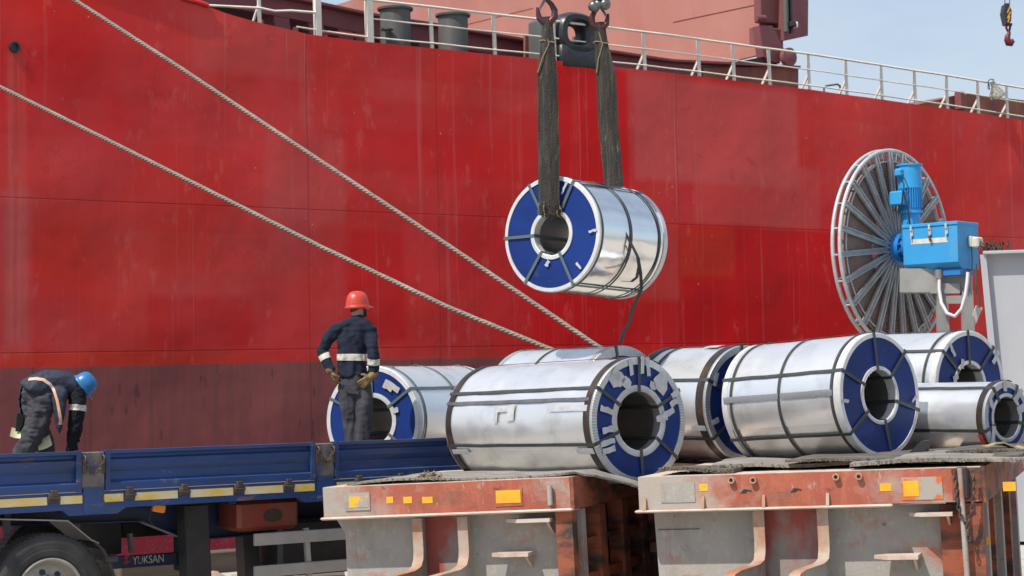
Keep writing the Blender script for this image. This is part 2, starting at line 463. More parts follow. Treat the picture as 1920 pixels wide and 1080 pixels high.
# deck just below the sheer, and the far side of the ship
dk = MB(); rows = [[], []]
for x in xs:
    zt = min(sheer(x), 12.2) - 0.12
    rows[0].append(V((x, hull_y(x, zt) + 0.03, zt))); rows[1].append(V((x, 22, zt)))
dk.sheet(rows)
link('deck', dk, MAROON, ship, fix=False)
fs = MB(); fs.sheet([[V((x, 22, -4)) for x in xs], [V((x, 22, min(sheer(x), 12.2))) for x in xs]])
link('far_hull', fs, hm, ship, fix=False)
# rolled edge along the raised bow bulwark
be = MB(); be.tube([hp(px, py) + V((0, 0.0, 0.02)) for px, py in ((-200, -250), (100, -105), (300, -24), (348, 0), (372, 6), (390, 12))], 0.06, 8)
link('bulwark_edge', be, mat('red_edge', RED, 0.4), ship, smooth=60)

# railing: posts, braces, three rails
def post(px, w, top=None, brace=True, d=0.12):
    b = hp(px, 200, d); zt = sheer(b.x)
    h = top if top else 1.02
    mb = MB()
    mb.beam((b.x, d, zt - 0.12), (b.x - 0.035, d, zt + h), w, 0.05 if w < 0.1 else 0.12, V((0, 1, 0)))
    if brace:
        mb.beam((b.x - 0.02, d + 0.02, zt + 0.45), (b.x - 0.02, d + 0.42, zt - 0.1), w * 0.8, 0.04, V((1, 0, 0)))
    return link('rail_post', mb, WHITE, ship), b.x, zt
posts = []
for px, w in ((489, .07), (812, .085), (930, .085), (1042, .085), (1120, .06), (1211, .085), (1313, .085), (1378, .085), (1445, .085), (1519, .075), (1589, .075), (1655, .075),
              (1717, .085), (1777, .085), (1835, .085), (1889, .085), (1950, .085), (2010, .085)):
    o, x, z = post(px, w, brace=px > 1100 or px == 489)
    posts.append((x, z))
for px, w, tp in ((598, 0.15, 1.9), (695, 0.17, 1.75)):
    o, x, z = post(px, w, tp, False); posts.append((x, z))
posts.sort()
xa = hp(387, 10).x; xb = 30
def rail(h, r, x0, x1, sag=0.012):
    pts = []; x = x0
    while x < x1:
        s_ = sheer(x) if x > hp(578, 60).x else sheer(hp(578, 60).x) + (x - hp(578, 60).x) * -0.055
        pts.append(V((x - 0.02 * h, 0.09, s_ + h + sag * noise.noise(V((x * 0.8, h, 0)))))); x += 0.45
    mb = MB(); mb.tube(pts, r, 6)
    link('rail', mb, WHITE, ship, smooth=60)
rail(1.02, 0.032, hp(598, 40).x, xb)
rail(0.58, 0.019, hp(695, 40).x, xb)
rail(0.14, 0.022, hp(560, 60).x, xb)
mb = MB(); mb.tube([hp(387, 10, .09), hp(487, 15, .09), hp(515, 21, .09), hp(545, 20, .09), hp(598, 24, .09)], 0.03, 6)
link('rail', mb, WHITE, ship, smooth=60)

# mushroom vents
for px, top, bw in ((741, 16, 50), (849, 28, 50)):
    b = hp(px, 200, 0.9); p = hp(px, top, 0.9); zt = sheer(b.x) - 0.1
    r = 0.37
    v = MB(); Mx = Matrix.Translation((p.x, 0.9, 0)) @ Matrix.Rotation(-math.pi / 2, 4, 'Y')
    v.lathe([(zt, 0), (zt, r), (p.z - 0.05, r), (p.z - 0.05, 0)], 28, Mx)
    vo = link('mushroom_vent', v, DGREY, ship, smooth=40)
    f = MB(); f.lathe([(p.z - 0.05, r - 0.02), (p.z - 0.05, r + 0.06), (p.z, r + 0.07), (p.z + 0.02, r + 0.02), (p.z + 0.03, 0)], 28, Mx)
    link('vent_lid', f, DGREY, vo, smooth=40)
    if px < 800:
        h = MB(); h.lathe([(0, 0), (0, .16), (.03, .16), (.03, 0)], 14, Matrix.Translation((p.x - 0.45, 0.6, zt + 0.55)) @ Matrix.Rotation(-math.pi / 2, 4, 'Y'))
        h.tube([(p.x - .45, .6, zt), (p.x - .45, .6, zt + .55)], .03, 6)
        link('hand_wheel', h, DGREY, ship, smooth=40)

# panama fairlead: thick oval ring on the ship's side
fc = hp(1083, 64, 0.1); zb_ = sheer(fc.x)
def ro(c, a, b, n=28, pw=2.6):   # super-ellipse
    res = []
    for i in range(n):
        t = 2 * math.pi * i / n
        ct, s_ = math.cos(t), math.sin(t)
        res.append(V((c[0] + a * abs(ct) ** (2 / pw) * (1 if ct > 0 else -1), 0, c[1] + b * abs(s_) ** (2 / pw) * (1 if s_ > 0 else -1))))
    return res
fl = MB()
o_, i_ = ro((fc.x, fc.z), 0.66, 0.56), ro((fc.x - 0.02, fc.z + 0.03), 0.26, 0.24)
prof = []
for k_, y_ in ((0, 0.62), (0, 0.12), (0.25, -0.02), (0.65, -0.02), (1.0, 0.15), (1.0, 0.5), (0, 0.62)):
    prof.append([a.lerp(b, k_) + V((0, y_, 0)) for a, b in zip(o_, i_)])
fl.loft(prof, cap=False)
fl.box((fc.x - 0.62, -0.02, zb_ - 0.15), (fc.x + 0.62, 0.6, fc.z - 0.3), bev=0.05)
link('fairlead', fl, BLACK, ship, smooth=50)
pd = MB(); pd.box((fc.x - 1.0, 0.3, zb_), (fc.x - .68, 0.9, fc.z + .35), bev=.06)
link('fairlead_pad', pd, DGREY, ship)

# hatch coaming, parallel to the hull, with open bays between its stays
cd = 2.2
def cp(px, py, dd=cd): return hp(px, py, dd)
ct = [cp(*a) for a in ((330, -38), (545, 2), (690, 33), (800, 50), (1000, 84), (1144, 102), (1250, 118), (1490, 130))]
tz = [(p.x, p.z) for p in ct]
def ctop(x): return lin(tz, x)
zc0 = 9.0
x0, x1 = ct[0].x - 4, ct[-1].x
cb_ = MB(); gx = []; x = x0
while x < x1: gx.append(x); x += 0.5
gx.append(x1)
bandh = 0.42
r1 = [V((x, cd, ctop(x))) for x in gx]; r2 = [V((x, cd, ctop(x) - bandh)) for x in gx]
cb_.sheet([r1, r2], (0, 0.12, 0))
cb_.sheet([[V((x, cd - 0.25, ctop(x) + .012)) for x in gx], [V((x, cd + 0.5, ctop(x) + .012)) for x in gx]], (0, 0, 0.06))
link('hatch_coaming', cb_, MAROON, ship)
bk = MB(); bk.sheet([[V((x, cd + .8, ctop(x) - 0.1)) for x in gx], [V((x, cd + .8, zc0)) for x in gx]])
link('coaming_wall', bk, MAROON_SHADE, ship, fix=False)  # darkened colour stands in for shade inside the open bays
for px in (520, 585, 640, 672, 720, 790, 905, 955, 1060, 1150, 1230, 1290, 1390):
    p = cp(px, 60); w = 0.42 if px < 700 else 0.3
    s_ = MB(); zt = ctop(p.x) - bandh
    s_.prism([(p.x - w * .2, cd + .02, zt), (p.x + w * .8, cd + .02, zt), (p.x + w * 1.3, cd + .02, zt - 1.4), (p.x + w * .3, cd + .02, zt - 1.4)], (0, .78, 0))
    link('coaming_stay', s_, MAROON, ship)
# scalloped maroon plates ahead of the fairlead
sp = MB(); sp.prism([hp(*a, 1.5) for a in ((985, 120), (985, 66), (1005, 64), (1050, 68), (1068, 76), (1075, 84), (1076, 68), (1092, 76), (1108, 68), (1125, 76), (1140, 125))], (0, .08, 0))
link('deck_plate', sp, mat('rusty_maroon', (0.15, 0.05, 0.045), .7, col2=(.26, .10, .05, 1), ns=1.5, st=(1, 1, .5)), ship)
rp = MB(); rp.tube([hp(600, 61, .5), hp(640, 63, .5), hp(694, 69, .5)], .045, 6); rp.beam(hp(620, 62, .5), hp(692, 70, .5), .22, .05)
rp.tube([hp(686, -20, .5), hp(688, 68, .5)], .045, 6)
link('deck_pipe', rp, mat('deck_red', (0.33, .045, .04), .5), ship, smooth=50)

# raised hatch covers, standing athwart the ship
hd = 3.4
e0 = hp(1420, 60, hd)                         # near edge of the raised cover
hc = MB()
PX = e0.x
def hatch_face(px, py): return HI @ onp(px, py, HM @ V((PX, 0, 0)), UX)
ptl = hatch_face(553, -60); ptr = hatch_face(1421, -60)
b1, b2, b3 = hatch_face(1442, 86), hatch_face(1250, 118), hatch_face(580, 235)
hc.prism([(PX, ptl.y, 17.5), (PX, ptr.y, 17.5), (PX, ptr.y, b1.z), (PX, b2.y, b2.z), (PX, b3.y, b2.z - .3), (PX, ptl.y, b2.z - .3)], (0.9, 0, 0))
hco = link('hatch_cover', hc, PINK, ship)
for a, b, t in (((650 / 4.57 + 1120, 190 / 4.57), (1360 / 4.57 + 1120, 40 / 4.57), .012), ((870, 47), (1000, 15), .01), ((620, 20), (560, 34), .01)):
    sm_ = MB(); sm_.beam(hatch_face(*a) - V((.012, 0, 0)), hatch_face(*b) - V((.012, 0, 0)), t, t)
    link('weld_seam', sm_, mat('rust_line', (.22, .06, .045), .8), hco)
lp = MB()
lp.prism([hatch_face(*a) - V((.14, 0, 0)) for a in ((1255, 119), (1440, 89), (1440, 101), (1330, 127))], (.14, 0, 0))
link('cover_lip', lp, PINK, hco)
# near end of the cover: maroon hinge blocks and hydraulic gear
hg = MB()
def hb_(x0, y0, x1, y1, d0, d1, bv=0.03):
    a, b = hp(x0, y0, d0), hp(x1, y1, d0)
    return (min(a.x, b.x), d0, min(a.z, b.z)), (max(a.x, b.x), d1, max(a.z, b.z)), None, bv
hg.box(*hb_(1424, -60, 1468, 46, 3.0, 3.3)); hg.box(*hb_(1421, 48, 1470, 90, 2.9, 3.3))
link('hinge_block', hg, MAROON, ship)
hx = MB(); a = [hp(*p, 2.75) for p in ((1474, -60), (1516, -60), (1515, 67), (1470, 75))]
hx.prism(a, (0, .9, 0)); link('stacked_cover', hx, MAROON, ship)
hy = MB(); hy.tube([hp(1471, -60, 2.6), hp(1474, 60, 2.6)], .09, 10); link('hydraulic_ram', hy, mat('ram_grey', (.10, .10, .09), .5), ship, smooth=40)
hy = MB(); hy.box(*hb_(1481, -60, 1487, 62, 2.5, 2.6, 0)); link('cable_duct', hy, BLACK, ship)
hl = MB(); hl.box(*hb_(1487, 38, 1494, 50, 2.3, 2.5)); link('deck_light', hl, BLACK, ship)
hl = MB(); hl.box(*hb_(1494, 40, 1498, 52, 2.3, 2.5)); link('light_lens', hl, WHITE, ship)
lw = MB(); wc = hp(1479, 107, 2.0)
lw.lathe([(-.1, 0), (-.1, .12), (-.06, .2), (-.06, .27), (.1, .27), (.1, 0)], 24, Matrix.Translation(wc) @ Matrix.Rotation(math.pi / 2, 4, 'Z'))
link('cover_wheel', lw, MAROON, ship, smooth=40)
ar = MB(); ar.prism([hp(*p, 2.3) for p in ((1424, 48), (1448, 48), (1470, 92), (1472, 112), (1455, 118), (1432, 106))], (0, .3, 0)); link('lifting_arm', ar, MAROON, ship)
cw = MB(); cw.prism([hp(*p, 2.1) for p in ((1318, 128), (1497, 124), (1497, 180), (1318, 180))], (0, 1.2, 0)); link('coaming_end', cw, mat('rusty_maroon', (0, 0, 0)), ship)
br_ = MB(); br_.prism([hp(*p, 2.4) for p in ((1314, 128), (1450, 103), (1464, 118), (1436, 127))], (0, .8, 0)); link('cover_shade_block', br_, MAROON_SHADE, ship)  # dark solid put in as painted shade beneath the raised cover
bl = MB(); bl.tube([hp(1418 + .0, 34, 2.7), hp(1434, 34, 2.7)], .09, 10); link('bollard_stub', bl, MAROON, ship, smooth=40)
# next hatch, far right
n2 = MB(); n2.prism([hp(*p, 1.8) for p in ((1716, 197), (1800, 177), (1815, 176), (1990, 196), (2200, 222), (2200, 260), (1716, 215))], (0, 2.0, 0))
link('aft_hatch', n2, mat('rusty_maroon', (0, 0, 0)), ship)
n3 = MB(); n3.box(*hb_(1800, 170, 1811, 206, 1.5, 1.75)); link('hatch_lug', n3, MAROON, ship)
hp_ = MB(); hp_.tube([hp(*p, .6) for p in ((1545, 175), (1545, 164), (1549, 161), (1570, 158), (1575, 161), (1576, 178))], .03, 6)
link('grab_rail', hp_, DGREY, ship, smooth=50)
dp = MB(); pc = hp(27, 88)
dp.lathe([(-.04, .07), (-.04, .10), (-.03, .12), (.1, .13), (.1, .07)], 20, Matrix.Translation(pc) @ Matrix.Rotation(math.pi / 2, 4, 'Z'), closed_prof=True)
dp.lathe([(-.0, 0), (-.0, .07)], 20, Matrix.Translation(pc) @ Matrix.Rotation(math.pi / 2, 4, 'Z'))
link('drain_pipe', dp, BLACK, ship, smooth=40)
# ================================================================ TRAILER
T0 = V((-1.61, 18.7, 0))
TM = frame(T0, UX); TI = TM.inverted()
def tp(px, py, d=0.0): return TI @ onp(px, py, T0 + UY * d, UY)
FLOOR = 1.38
trailer = thing('flatbed_trailer', 'long blue flatbed trailer with drop side boards and yellow stripes', 'trailer', TM)
BLUE = mat('trailer_blue', (0.018, 0.055, 0.185), 0.45, col2=(0.016, 0.045, 0.155, 1), ns=1.2, layers=(
    ((0.085, 0.10, 0.15, 1), 2.0, 0.54, 0.74, 0.55, (0.4, 1, 3), 0.7), ((0.20, 0.15, 0.10, 1), 5, 0.60, 0.68, 0.8, (0.45, 1, 1.8), 0.85), ((0.015, 0.02, 0.04, 1), 1.3, 0.55, 0.7, 0.5, (0.5, 1, 2), None)))
DIRTY = mat('trailer_post_dirty', (0.15, 0.13, 0.11), 0.75, col2=(0.05, 0.065, 0.13, 1), ns=7, nr=(.45, .62), layers=(((0.27, 0.22, 0.16, 1), 4, 0.55, 0.7, 0.6, (1, 1, .4), None),))
NAVY = mat('chassis_navy', (0.012, 0.024, 0.075), 0.5, col2=(0.018, 0.03, 0.07, 1), ns=2, layers=(((0.07, 0.06, 0.05, 1), 3, .6, .75, .5, (1, 1, 1), None),))
STRIPE = mat('worn_yellow_stripe', (0.66, 0.45, 0.05), 0.5, col2=(0.62, 0.57, 0.42, 1), ns=2.2, nr=(.38, .6), st=(1, 1, 3), layers=(
    ((0.12, 0.1, 0.08, 1), 9, 0.62, 0.72, 0.8, (1, 1, 2), None), ((0.70, 0.42, 0.02, 1), 1.1, .55, .7, .6, (1, 1, 1), None)))
IRON = mat('dark_iron', (0.045, 0.04, 0.038), 0.6, col2=(0.11, 0.075, 0.05, 1), ns=9, metal=0.3)
RUBBER = mat('tyre_rubber', (0.022, 0.023, 0.025), 0.75, col2=(0.05, 0.048, 0.045, 1), ns=4, bump=0.002, bs=60)
GREYMETAL = mat('painted_grey', (0.34, 0.33, 0.32), 0.5, col2=(0.27, 0.26, 0.25, 1), ns=2.5, layers=(((0.16, 0.13, 0.11, 1), 5, .62, .75, .5, (1, 1, .5), None),))
ZT = 1.752
xl, xr = -8.0, 3.0
def board(x0, x1):
    prof = [(0.08, 1.395), (0.0, 1.395), (0.0, 1.462), (0.045, 1.488), (0.052, 1.56), (0.018, 1.615), (0.014, 1.668), (0.045, 1.684), (0.045, 1.712), (0.0, 1.722), (0.0, ZT), (0.08, ZT)]
    mb = MB(); n = max(2, int((x1 - x0) / .25)); rings = []
    for i in range(n + 1):
        x = x0 + (x1 - x0) * i / n
        rings.append([V((x, y + .004 * noise.noise(V((x * 1.7, z * 4, 2))), z + (.004 * noise.noise(V((x * 2.3, 3, 1))) if z > 1.7 else 0))) for y, z in prof])
    mb.loft(rings)
    for xx in (x0, x1):
        s = 1 if xx == x0 else -1
        mb.box((min(xx, xx + s * .045), -.006, 1.392), (max(xx, xx + s * .045), .064, ZT + .003))
    return link('side_board', mb, BLUE, trailer)
pa, pb, pc_, pd_ = tp(154, 900).x, tp(197, 900).x, tp(592, 870).x, tp(627, 870).x
board(xl, pa - .006); board(pb + .006, pc_ - .006); board(pd_ + .006, xr)
for a, b, z0 in ((pa, pb, 1.17), (pc_, pd_, 1.17)):
    mb = MB(); mb.box((a, .006, 1.42), (b, .10, ZT - .012), bev=.006)
    po = link('side_post', mb, DIRTY, trailer)
    mb = MB()
    w = (b - a)
    for xx in (a + .02, b - .02):
        mb.tube(arc((xx, -.012, ZT - .07), .028, 0, 2 * math.pi, 10, (0, 1, 0), (0, 0, 1)), .009, 6)
        mb.beam((xx, -.005, ZT - .06), (xx, -.005, ZT - .2), .03, .02, V((0, 1, 0)))
    cpts = [V((a + .02 + (w - .04) * i / 10, -.03, ZT - .08 - .11 * (1 - ((i - 5) / 5) ** 2))) for i in range(11)]
    for i in range(10):      # chain links
        p, q2 = cpts[i], cpts[i + 1]; d = (q2 - p)
        sd = V((0, 1, 0)) if i % 2 else d.normalized().cross(V((0, 1, 0)))
        c0 = (p + q2) / 2
        mb.tube([c0 + d * .62 * math.cos(t) + sd * .013 * math.sin(t) for t in [2 * math.pi * j / 10 for j in range(11)]], .005, 5)
    link('latch_chain', mb, IRON, po, smooth=60)
# bottom rail with its deeper pieces under the posts
mb = MB(); n = 0
def rp_(px, z): return V((tp(px, 930).x, 0.004, z))
poly = [V((xl, .004, 1.385)), V((xl, .004, 1.235))]
for a, b in ((pa, pb), (pc_, pd_)):
    poly += [V((a - .18, .004, 1.235)), V((a - .12, .004, 1.185)), V((b + .12, .004, 1.185)), V((b + .2, .004, 1.235))]
poly += [V((xr, .004, 1.235)), V((xr, .004, 1.385))]
mb.prism(poly, (0, .09, 0))
mb.box((pa + .01, -.004, 1.19), (pb - .01, .05, 1.425)); mb.box((pc_ + .01, -.004, 1.19), (pd_ - .01, .05, 1.425))
rail_o = link('side_rail', mb, BLUE, trailer)
for a, b in ((-260, -120), (-95, -60), (-40, 88), (113, 154), (189, 231), (253, 333), (357, 437), (459, 531), (552, 590), (632, 665), (682, 742), (760, 800), (845, 890)):
    x0, x1 = tp(a, 930).x, tp(b, 930).x
    mb = MB(); mb.box((x0, -.004, 1.292), (x1, .006, 1.362)); link('reflective_stripe', mb, STRIPE, trailer)
for px in (-108, -50, 100, 243, 345, 448, 541, 673, 751, 822):
    x = tp(px, 920).x; mb = MB()
    mb.box((x - .05, -.022, 1.31), (x + .05, .01, 1.385), bev=.008); mb.box((x - .03, -.03, 1.36), (x + .03, .01, 1.42), bev=.006)
    mb.tube([(x - .055, -.018, 1.35), (x + .055, -.018, 1.35)], .014, 8)
    link('board_hinge', mb, IRON, trailer)
mb = MB(); mb.box((xl, .10, FLOOR - .06), (xr, 2.45, FLOOR)); link('bed', mb, mat('bed_timber', (.13, .10, .075), .85, col2=(.2, .17, .14, 1), ns=3, st=(.3, 6, 1)), trailer)
mb = MB(); mb.box((xl, 2.45, 1.2), (xr, 2.5, FLOOR)); link('side_rail', mb, BLUE, trailer)
for i in range(14):
    x = xl + .4 + i * .8; mb = MB(); mb.box((x - .04, .14, 1.2), (x + .04, 2.42, FLOOR - .062)); link('cross_member', mb, NAVY, trailer)
for d in (0.72, 1.72):
    mb = MB()
    P = [tp(*p, d) for p in ((-420, 968), (-420, 1000), (262, 978), (338, 1008), (372, 1012), (700, 985), (1000, 975), (1000, 930))]
    P[0].z = P[-1].z = 1.198
    mb.prism(P, (0, .02, 0))
    for p, q2 in zip(P[1:6], P[2:7]):
        if (q2 - p).length > .05: mb.beam(p + V((0, .01, .006)), q2 + V((0, .01, .006)), .15, .012)
    link('chassis_beam', mb, NAVY, trailer)
# landing legs
for a, b, d in ((346, 390, .35), (346, 390, 2.1), (455, 484, .7)):
    mb = MB(); x0, x1 = tp(a, 1000, d).x, tp(b, 1000, d).x
    lean = 0.045; zt = 1.19 if d != .7 else .92
    mb.prism([(x0, d, zt), (x1, d, zt), (x1 + lean * 1.1, d, .02), (x0 + lean * 1.1, d, .02)], (0, .17, 0))
    mb.box((x0 + lean - .05, d - .05, 0.002), (x1 + lean + .07, d + .22, .03))
    link('landing_leg', mb, BLACK, trailer)
mb = MB(); x0 = tp(441, 960, .35).x
# red plastic box
REDBOX = mat('red_plastic', (0.24, 0.04, 0.025), 0.45, col2=(0.2, 0.05, 0.035, 1), ns=3, layers=(((.2, .12, .08, 1), 2, .5, .75, .6, (1, 1, .7), None),))
a, b = tp(447, 998, .25), tp(561, 934, .25)
mb = MB(); mb.box((a.x, .25, a.z), (b.x, .68, b.z), bev=.035); rb = link('storage_box', mb, REDBOX, trailer, smooth=40)
oc = tp(512, 966, .25)
mb = MB(); ov = [V((oc.x + .105 * math.cos(t), .247, oc.z + .062 * math.sin(t))) for t in [2 * math.pi * i / 28 for i in range(28)]]
mb.loft([ov, [p + V((0, -.004, 0)) for p in ov], [oc.lerp(p, .93) + V((0, -.003, 0)) for p in ov], [oc.lerp(p, .85) + V((0, .004, 0)) for p in ov]])
link('oval_recess', mb, mat('dark_recess', (.05, .035, .025), .6), rb, smooth=30)
# side guard rails
for y0, y1, a, b in ((1001, 1024, 478, 900), (1062, 1084, 478, 900)):
    p0, p1 = tp(a, y0, .12), tp(a, y1, .12); xe = tp(b, y0, .12).x
    mb = MB(); mb.box((p0.x, .12, p1.z), (min(xe, 2.9), .16, p0.z), bev=.006); link('side_guard', mb, GREYMETAL, trailer)
mb = MB(); mb.beam(tp(573, 990, .16), tp(580, 1085, .16), .05, .04, V((0, 1, 0))); link('guard_bracket', mb, GREYMETAL, trailer)
mb = MB(); p = tp(640, 1003, .4); mb.box((p.x - .7, .4, .45), (p.x + .9, 1.0, 1.0), bev=.04); link('spare_wheel_carrier', mb, BLACK, trailer)
# rear bumper beam with raised lettering
a, b = tp(200, 1064, .9), tp(352, 1034, .9)
mb = MB(); mb.box((a.x, .9, a.z - .02), (b.x, .95, b.z), bev=.006); lb = link('letter_beam', mb, NAVY, trailer)
mb = MB(); p = tp(345, 1060, .86); mb.box((p.x - .04, .86, p.z - .05), (p.x + .14, 1.0, 1.0)); link('beam_bracket', mb, NAVY, trailer)
def text(s, size, M, name, mt, parent, ext=.004):
    cu = bpy.data.curves.new(name, 'FONT'); cu.body = s; cu.size = size; cu.extrude = ext
    to = bpy.data.objects.new(name, cu); COL.objects.link(to)
    bpy.context.view_layer.update()
    me = bpy.data.meshes.new_from_object(to.evaluated_get(bpy.context.evaluated_depsgraph_get()))
    bpy.data.objects.remove(to); bpy.data.curves.remove(cu)
    me.transform(M); me.materials.clear(); me.materials.append(mt); me.name = name
    o = bpy.data.objects.new(name, me); COL.objects.link(o); o.parent = parent; MW[o.name] = MW[parent.name]
    return o
LET = mat('letter_white', (.55, .53, .5), .5, col2=(.03, .035, .05, 1), ns=14, nr=(.56, .66))
LETR = mat('letter_red', (.45, .05, .05), .5)
tx = tp(248, 1058, .9)
text('YUKSAN', .125, Matrix.Translation((tx.x, .895, tx.z)) @ Matrix.Rotation(math.pi / 2, 4, 'X') @ Matrix.Diagonal((.68, .85, 1, 1)), 'raised_lettering', LET, lb)
ex = tp(236, 1048, .9); mb = MB()
mb.tube(arc((ex.x, .893, ex.z - .01), .032, R(200), R(340), 8, (1, 0, 0), (0, 0, 1)), .008, 6); mb.beam((ex.x, .893, ex.z - .04), (ex.x, .893, ex.z + .035), .016, .012, V((0, 1, 0)))
mb.beam((ex.x - .03, .893, ex.z + .012), (ex.x + .03, .893, ex.z + .03), .014, .012, V((0, 1, 0)))
link('raised_emblem', mb, LETR, lb)
mb = MB(); mb.beam(tp(243, 1000, 1.2), tp(246, 1036, 1.2), .035, .06, V((0, 1, 0))); link('bumper_strut', mb, GREYMETAL, trailer)
for a_, b_, y0, y1, d0, d1 in ((152, 229, 976, 1044, 1.25, 1.5), (229, 338, 974, 1009, 1.3, 1.5), (352, 446, 960, 1012, 1.3, 1.4)):
    p0, p1 = tp(a_, y1, d0), tp(b_, y0, d0); mb = MB(); mb.box((p0.x, d0, p0.z), (p1.x, d1, max(p1.z, p0.z + .1)), bev=.01); link('suspension_box', mb, BLACK, trailer)
# side marker lamp
p = tp(297, 953, .05); AMB = mat('amber_lens', (.65, .20, .015), .25)
mb = MB(); mb.box((p.x - .062, .02, p.z - .036), (p.x + .062, .07, p.z + .036), Matrix.Translation(p) @ Matrix.Rotation(R(12), 4, 'Y') @ Matrix.Translation(-p), bev=.01); ml = link('marker_lamp', mb, AMB, trailer)
mb = MB(); mb.tube([p + V((0, .05, .03)), p + V((.03, .05, .09)), p + V((.05, .05, .15))], .005, 5); mb.tube([p + V((-.05, .04, -.03)), p + V((-.07, .05, -.10)), p + V((-.02, .06, -.16)), p + V((.05, .1, -.1))], .004, 5)
link('lamp_wire', mb, BLACK, ml)
# wheels
RIM = mat('steel_rim', (.42, .40, .36), .42, metal=.3, col2=(.3, .28, .25, 1), ns=4, layers=(((.1, .08, .06, 1), 5, .6, .72, .6, (1, 1, 1), None),))
def wheel(px, d0, first=None):
    c0 = V((tp(px, 1100, d0).x, d0, 0.52))
    Mx = Matrix.Translation(c0) @ Matrix.Rotation(-math.pi / 2, 4, 'Z')   # local X -> outwards (-y)
    Mx = Matrix.Translation(c0) @ Matrix((V((0, -1, 0)), V((1, 0, 0)), V((0, 0, 1)))).transposed().to_4x4()
    mb = MB()
    mb.lathe([(-.28, .30), (-.28, .46), (-.25, .505), (-.2, .52), (-.04, .52), (-.01, .508), (.012, .47), (.02, .43), (.012, .40), (.02, .385), (.02, .36), (.0, .315), (-.02, .30)], 64, Mx)
    wo = link('wheel', mb, RUBBER, trailer, smooth=50)
    tr = MB()
    for i in range(60):
        a = 2 * math.pi * i / 60
        for s in (-1, 1):
            Mr = Mx @ Matrix.Rotation(a + s * .02, 4, 'X')
            tr.box((-.12 + s * .075 - .055, -.012, .515), (-.12 + s * .06 + .05, .012, .523), Mr)
    t_ = link('tread', tr, RUBBER, wo); t_['kind'] = 'stuff'
    rm = MB()
    rm.lathe([(-.03, .305), (.015, .312), (.022, .30), (.010, .285), (-.05, .27), (-.09, .24), (-.07, .17), (-.05, .155), (-.03, .12), (.06, .11), (.075, .09), (.08, 0)], 48, Mx)
    ro_ = link('rim', rm, RIM, wo, smooth=35)
    for i in range(8):
        a = 2 * math.pi * i / 8 + .2
        h = MB(); h.lathe([(-.068, 0), (-.068, .028), (-.074, .028)], 14, Mx @ Matrix.Rotation(a, 4, 'X') @ Matrix.Translation((0, 0, .205)) @ Matrix.Rotation(R(-16), 4, 'Y'))
        if i % 1 == 0: link('rim_hole', h, BLACK, ro_)
    for i in range(10):
        a = 2 * math.pi * i / 10
        h = MB(); h.lathe([(-.05, .016), (-.02, .016), (-.015, .01), (-.015, 0)], 6, Mx @ Matrix.Rotation(a, 4, 'X') @ Matrix.Translation((0, 0, .14)))
        link('wheel_nut', h, IRON, ro_)
wheel(93, .03); wheel(-150, .03); wheel(93, 2.2)
mb = MB(); c0 = tp(93, 1100, .2).x; mb.tube([(c0, .2, .52), (c0, 2.3, .52)], .07, 10); link('axle', mb, NAVY, trailer)
# mudguard: flat top piece, sloping end, hanging black flap
mb = MB()
P = [tp(*p, .1) for p in ((-150, 972), (100, 977), (128, 978), (172, 1014), (186, 1020))]
mb.sheet([[p + V((0, 0, 0)) for p in P], [p + V((0, .5, 0)) for p in P]], (0, 0, .012)); link('mudguard', mb, GREYMETAL, trailer)
mb = MB()
P = [tp(*p, .08) for p in ((176, 1018), (190, 1030), (202, 1052), (212, 1085), (218, 1130))]
mb.sheet([P, [p + V((0, .5, 0)) for p in P]], (.03, 0, .0)); link('mud_flap', mb, BLACK, trailer)
mb = MB(); mb.beam(tp(12, 960, .3), tp(12, 1000, .3), .06, .05, V((0, 1, 0))); link('mudguard_bracket', mb, BLACK, trailer)
mb = MB(); mb.lathe([(-.06, .0), (-.06, .035), (.06, .035), (.06, 0)], 12, Matrix.Translation(tp(207, 1048, .1))); link('flap_bolt', mb, BLACK, trailer, smooth=40)

# ================================================================ STEEL CRADLES UNDER THE COILS
GREYB = mat('dusty_grey_paint', (0.35, 0.325, 0.295), 0.8, col2=(0.28, 0.265, 0.245, 1), ns=2.2, layers=(
    ((0.36, 0.10, 0.045, 1), 1.7, 0.56, 0.66, 0.75, (1, 1, 1.2), None), ((0.20, 0.12, 0.07, 1), 1.1, 0.54, 0.70, 0.6, (2, 1, .4), None), ((0.42, 0.40, 0.36, 1), 26, 0.55, 0.66, 0.45, (1, 1, .5), None), ((0.10, 0.09, 0.08, 1), 1.2, 0.52, 0.72, 0.55, (1, 1, .35), None), ((0.06, 0.055, 0.05, 1), 7, 0.64, 0.70, 0.7, (1, 1, 1), None)), bump=.003, bs=45)
ORANGE = mat('worn_red_lead', (0.36, 0.092, 0.05), 0.68, col2=(0.29, 0.07, 0.042, 1), ns=3, layers=(
    ((0.33, 0.30, 0.26, 1), 1.4, 0.48, 0.62, 0.9, (1, 1, 1.2), None), ((0.16, 0.075, 0.045, 1), 3.2, 0.56, 0.68, 0.7, (.7, 1, 1.6), None), ((0.5, 0.17, 0.10, 1), 9, 0.5, 0.7, 0.4, (1, 1, .3), None), ((0.40, 0.36, 0.31, 1), 22, 0.60, 0.68, 0.5, (1, 1, .35), None), ((0.05, 0.04, 0.035, 1), 8, 0.64, 0.70, 0.8, (.6, 1, 1), None)), bump=.003, bs=40)
